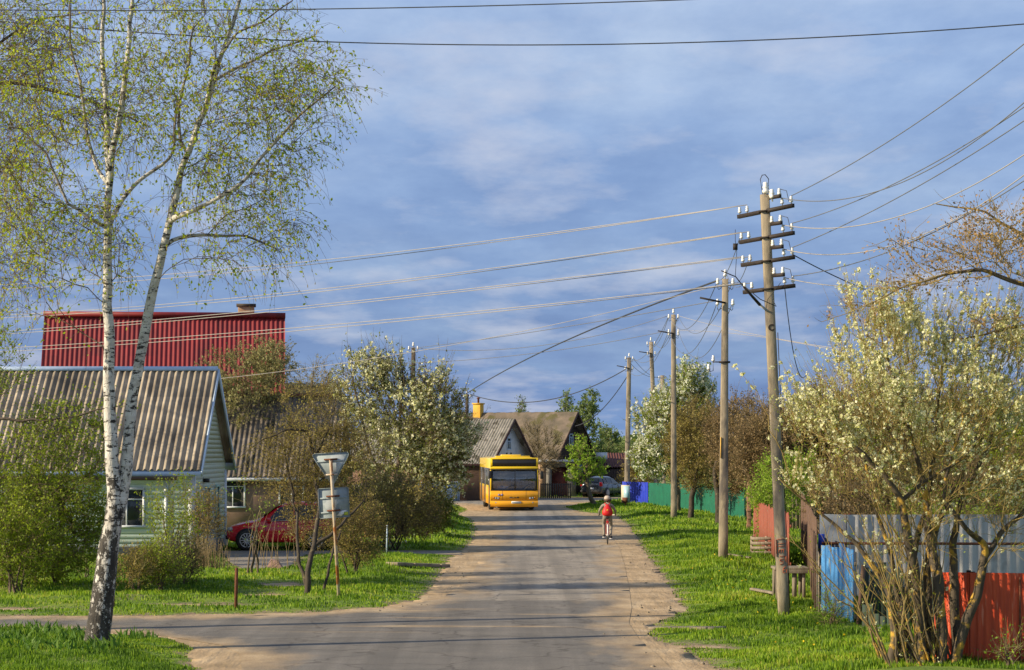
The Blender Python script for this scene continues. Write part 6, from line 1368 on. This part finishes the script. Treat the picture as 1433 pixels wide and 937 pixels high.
brown('brown tree behind the middle of the near blossom tree', 1240, 1240, 520, 70, 78, 76, nt=480, twigs=3400, leaves=5200)
brown('brown tree behind the right side of the near blossom tree', 1345, 1345, 545, 80, 76, 77, nt=480, twigs=3200, leaves=5200, leafm='leaf_olive')
brown('brown tree at the right edge behind the galvanised fence', 1440, 1440, 560, 60, 74, 78, leafm='leaf_hedge')
bush('shrub', 'bright lime green bush between the second and nearest poles', 1088, 765, 634, 42, 'leaf_fresh', 79, 260, 1700, 14000, .075, stems=6, up=.7, dep=1.2, ov=[E(1088, 690, 71, 38, 52, 1.2, 2), E(1125, 680, 71, 26, 45, 1, 1), E(1078, 740, 71, 18, 22, .7, .4)])
bush('shrub', 'green leafy growth at the foot of the barn behind the blossom tree', 1330, 760, 700, 110, 'leaf_hedge', 80, 300, 1500, 5000, .07, stems=6, dep=1.0, ov=[E(1330, 745, 46.5, 100, 30, .6)])
bush('shrub', 'small weeds at the foot of the sky blue planks', 1163, 888, 840, 14, 'leaf_fresh', 81, 40, 160, 420, .045, stems=3, dep=.3)

for k, (px, lb) in enumerate(((1185, 'brown brush behind the sky blue planks'), (1265, 'brown brush behind the left part of the galvanised fence'), (1345, 'brown brush behind the middle of the galvanised fence'), (1425, 'brown brush behind the right part of the galvanised fence'))):
    bush('brush', lb, px, 800, 640 - (k % 2) * 12, 56, ('leaf_brown', 'leaf_olive')[k % 2], 120 + k, 260, 2000, 6500, .07, 'bark_fruit', .3, dep=1.2, stems=6, rt=.004, twr=.004)
# 22 the near blossoming tree, right
Y = 31.8; bz = lambda px: np.array((P(px, 0, Y)[0], Y, gz(P(px, 0, Y)[0], Y) - .05))
sk = [[(bz(1290), .085)] + K_(Y, [(1288, 900, .1), (1287, 850, .09), (1278, 790, .078, -.2), (1268, 740, .062, -.3), (1262, 700, .05, -.3), (1235, 660, .035, -.4), (1195, 625, .028, -.5), (1150, 580, .016, -.5)]),
      [(bz(1250), .075)] + K_(Y, [(1252, 880, .06), (1240, 820, .045, .2), (1205, 770, .035, .3), (1170, 735, .025, .4), (1125, 700, .016, .4), (1090, 668, .01, .3)]),
      [(bz(1315), .11)] + K_(Y, [(1318, 880, .1), (1314, 820, .09), (1303, 770, .08, .3), (1296, 700, .06, .3), (1283, 640, .034, .3), (1262, 560, .024, .3), (1235, 480, .012, .3)]),
      [(bz(1333), .1)] + K_(Y, [(1342, 900, .088), (1360, 850, .078), (1374, 800, .068), (1380, 765, .056), (1352, 740, .036, -.3), (1320, 700, .03, -.4), (1330, 650, .024, -.4), (1350, 580, .016, -.4)]),
      K_(Y, [(1378, 775, .045), (1400, 745, .038, .2), (1433, 715, .032, .3), (1480, 640, .024, .3), (1500, 560, .014, .3)]),
      [(bz(1275), .06)] + K_(Y, [(1272, 890, .05, .4), (1255, 830, .04, .6), (1245, 770, .034, .7), (1225, 710, .028, .7), (1210, 640, .02, .7)]),
      [(bz(1345) + (0, .3, 0), .09)] + K_(Y, [(1338, 880, .08, .3), (1336, 820, .07, .4), (1332, 760, .058, .5), (1345, 700, .036, .5), (1375, 640, .028, .5), (1400, 570, .018, .5)]),
      K_(Y, [(1262, 700, .035), (1300, 670, .028, -.1), (1350, 640, .02, -.2)]),
      K_(Y, [(1125, 700, .014), (1100, 650, .008, .3), (1060, 548, .005, .3)]),
      [(bz(1262) + (0, .2, 0), .11)] + K_(Y, [(1262, 890, .085, .2), (1266, 840, .06, .3), (1280, 770, .05, .5), (1300, 690, .035, .6), (1310, 600, .022, .6), (1318, 500, .01, .6)]),
      [(bz(1300) + (0, .35, 0), .09)] + K_(Y, [(1302, 880, .08, .4), (1296, 800, .065, .5), (1312, 730, .05, .7), (1350, 650, .03, .8), (1390, 560, .016, .8), (1410, 470, .008, .8)])]
rq = np.random.RandomState(3)
for q in range(30):                                # thin suckers fanning out of the root
    a = 1235 + rq.rand() * 95; l = -60 + rq.randn() * 38; h = 120 + rq.rand() * 130; dy = rq.randn() * .3
    sk.append([(bz(a) + (0, dy, 0), .02)] + K_(Y, [(a + l * .25 + rq.randn() * 6, 945 - h * .45, .014, dy), (a + l * .6 + rq.randn() * 8, 945 - h * .8, .009, dy), (a + l + rq.randn() * 10, 945 - h * 1.15, .005, dy)]))
env = [E(1290, 560, Y, 150, 120, 1.5, 3.2), E(1210, 620, Y, 105, 90, 1.2, 2), E(1380, 600, Y, 100, 130, 1.4, 2.2), E(1250, 470, Y, 85, 60, .9, .9), E(1390, 470, Y, 60, 60, .9, .6), E(1150, 680, Y, 65, 45, .7, .5), E(1130, 580, Y, 50, 45, .7, .4), E(1320, 705, Y, 130, 62, 1.0, 1.5), E(1260, 770, Y, 50, 60, .7, .35), E(1420, 720, Y, 40, 60, .9, .5)]
up_ = lambda q, rs: rs.rand(len(q)) < np.clip((q[:, 2] - 2.2) / 2.2, .08, 1) * np.clip(.55 + .6 * np.sin(q[:, 0]*4.3 + q[:, 2]*5.1), .2, 1)
tree('plum_tree', 'many stemmed blossoming plum tree with cream flowers at the lower right', 'tree', sk, env, 900, 'bark_lichen', 91, twigs=3600, twl=(.15, .6), up=.9, out=.35, shoots=900, shl=(.35, .95), leaves=7500, ls=.034, leafm='leaf_hedge', blossoms=9500, bs=.0185, bq=6, blm='blossom', bl_where=up_, step=.2, jit=.05, rtip=.0034, twr=.003, k=.3, thick=.02)
# 23 budding limbs reaching in at the right edge
Y = 31.0; X = P(1620, 0, Y)[0]
sk = [[(np.array((X, Y, -.05)), .16), (P(1615, 700, Y), .13), (P(1590, 520, Y), .1), (P(1570, 400, Y), .07)], K_(Y, [(1580, 470, .06), (1500, 415, .045), (1433, 398, .036, -.1), (1375, 376, .028, -.2), (1330, 382, .02, -.2), (1270, 398, .012, -.2), (1215, 425, .007, -.2), (1150, 450, .004, -.2)]),
      K_(Y, [(1575, 430, .05), (1510, 350, .035, .2), (1433, 330, .026, .3), (1380, 295, .016, .3), (1310, 285, .008, .3)]), K_(Y, [(1590, 500, .05), (1500, 470, .035, .3), (1430, 455, .024, .4), (1370, 470, .014, .4), (1320, 480, .007, .4)])]
env = [E(1400, 340, Y, 75, 55, .9, 2), E(1350, 350, Y, 95, 40, .8, 1.6), E(1310, 395, Y, 85, 24, .6, .8), E(1480, 350, Y, 80, 100, 1.2, 1.5), E(1420, 460, Y, 60, 30, .7, .6), E(1250, 340, Y, 40, 12, .3, .15), E(1210, 430, Y, 30, 12, .3, .15)]
tree('maple_tree', 'budding brown tree whose lichened limbs reach in from the right edge', 'tree', sk, env, 300, 'bark_lichen', 92, twigs=800, twl=(.15, .45), up=.3, out=.2, leaves=2000, ls=.05, leafm='bud', step=.22, jit=.05, rtip=.0036, twr=.0032, lspread=.02, clump=2, k=.3)
bush('shrub', 'small fresh green sapling before the orange red fence', 1412, 944, 892, 22, 'leaf_fresh', 93, 24, 60, 170, .05, stems=3, dep=.3)
# off-frame row of trees behind the viewer's left: their long shadows fall across the street
# far wood closing the horizon
rs = np.random.RandomState(5); n = 26000; x = rs.rand(n) * 500 - 250; y = 330 + rs.rand(n) * 60; h = (4.4 + 1.6 * wob(x, y * 0, .09) + 1.0 * wob(x, y*0, .4)) * rs.rand(n) ** .6
mb = MB(); A = unit(rs.randn(n, 3)); B = unit(np.cross(A, rs.randn(n, 3))); s = .5 + .5 * rs.rand(n, 1); mb.quads(np.stack([x, y, h], 1), A * s, B * s, rnd=rs.rand(n)); o = mb.build('far_wood', MT['leaf_far']); o['kind'] = 'stuff'; tag(o, 'low band of far green woodland on the horizon', 'wood')

# ------------------------------------------------------------------ light, sky, camera
AZ, EL = 17.5, 24.5      # the sun stands to the left, a little behind the camera
sd = bpy.data.lights.new('sun', 'SUN'); sd.energy = 5.0; sd.angle = math.radians(.53); sd.color = (1.0, .84, .6)
so = bpy.data.objects.new('sun', sd); COL.objects.link(so)
dv_ = Vector((math.cos(math.radians(EL)) * math.cos(math.radians(AZ)), math.cos(math.radians(EL)) * math.sin(math.radians(AZ)), -math.sin(math.radians(EL))))
so.rotation_euler = dv_.to_track_quat('-Z', 'Y').to_euler(); so.location = (-30, 20, 30)
w = bpy.data.worlds.new('World'); S.world = w; w.use_nodes = True; t = w.node_tree; bg = t.nodes['Background']
sky = t.nodes.new('ShaderNodeTexSky'); sky.sky_type = 'NISHITA'; sky.sun_disc = False; sky.sun_elevation = math.radians(EL); sky.sun_rotation = math.radians(270 - AZ); sky.dust_density = 1.5
tc = t.nodes.new('ShaderNodeTexCoord'); sp = t.nodes.new('ShaderNodeSeparateXYZ'); link(t, tc.outputs['Generated'], sp.inputs[0])
zz = math_(t, 'MAXIMUM', sp.outputs['Z'], 0.0)
den = math_(t, 'ADD', zz, .13)
cv = t.nodes.new('ShaderNodeCombineXYZ'); link(t, math_(t, 'DIVIDE', sp.outputs['X'], den), cv.inputs[0]); link(t, math_(t, 'DIVIDE', sp.outputs['Y'], den), cv.inputs[1])
def wn(scale, detail, stretch=(1, 1, 1), off=(0, 0, 0), rough=.55):
    mp = t.nodes.new('ShaderNodeMapping'); mp.inputs['Scale'].default_value = stretch; mp.inputs['Location'].default_value = off; link(t, cv.outputs[0], mp.inputs[0])
    n_ = t.nodes.new('ShaderNodeTexNoise'); n_.inputs['Scale'].default_value = scale; n_.inputs['Detail'].default_value = detail; n_.inputs['Roughness'].default_value = rough; link(t, mp.outputs[0], n_.inputs['Vector']); return n_.outputs[0]
base_c = ramp(t, zz, [(0.0, (.14, .26, .52)), (.05, (.12, .215, .45)), (.12, (.19, .29, .52)), (.215, (.28, .385, .6)), (.5, (.17, .24, .38))])  # last stop: unseen overhead sky coloured darker to weaken skylight against the sun
deck = ramp(t, wn(1.5, 7, (1, .8, 1), (2.0, .5, 0), .55), [(.3, (.66, .74, .86)), (.5, (1, 1, 1)), (.7, (1.4, 1.25, 1.08))])
c = mix(t, 1.0, base_c, deck, 'MULTIPLY')
mott = ramp(t, wn(5.5, 9, (1, .55, 1), (1, 7, 0), .62), [(.32, (.84, .87, .92)), (.5, (1, 1, 1)), (.68, (1.2, 1.15, 1.08))])
c = mix(t, 1.0, c, mott, 'MULTIPLY')
wisp = ramp(t, wn(2.9, 8, (1, .7, 1), (5, 2, 0), .58), [(.5, 0.0), (.7, 1.0)])
c = mix(t, math_(t, 'MULTIPLY', wisp, .6), c, (.5, .52, .62))
c = mix(t, 1.0, c, (10.0, 10.0, 10.0), 'MULTIPLY')
skyc = mix(t, .82, sky.outputs[0], c)
link(t, skyc, bg.inputs['Color']); bg.inputs['Strength'].default_value = .1
cam = bpy.data.cameras.new('camera'); co = bpy.data.objects.new('camera', cam); COL.objects.link(co); S.camera = co
co.location = (0, 0, CH); co.rotation_euler = (PI / 2, 0, 0); cam.sensor_width = 36; cam.lens = F / 1433 * 36; cam.shift_y = (HY - 468.5) / 1433; cam.clip_end = 6000; cam.clip_start = .5
S.view_settings.view_transform = 'Standard'; S.view_settings.look = 'None'; S.view_settings.exposure = 0.42; S.view_settings.gamma = 1
S.cycles.max_bounces = 6; S.cycles.transparent_max_bounces = 8; S.cycles.use_denoising = True
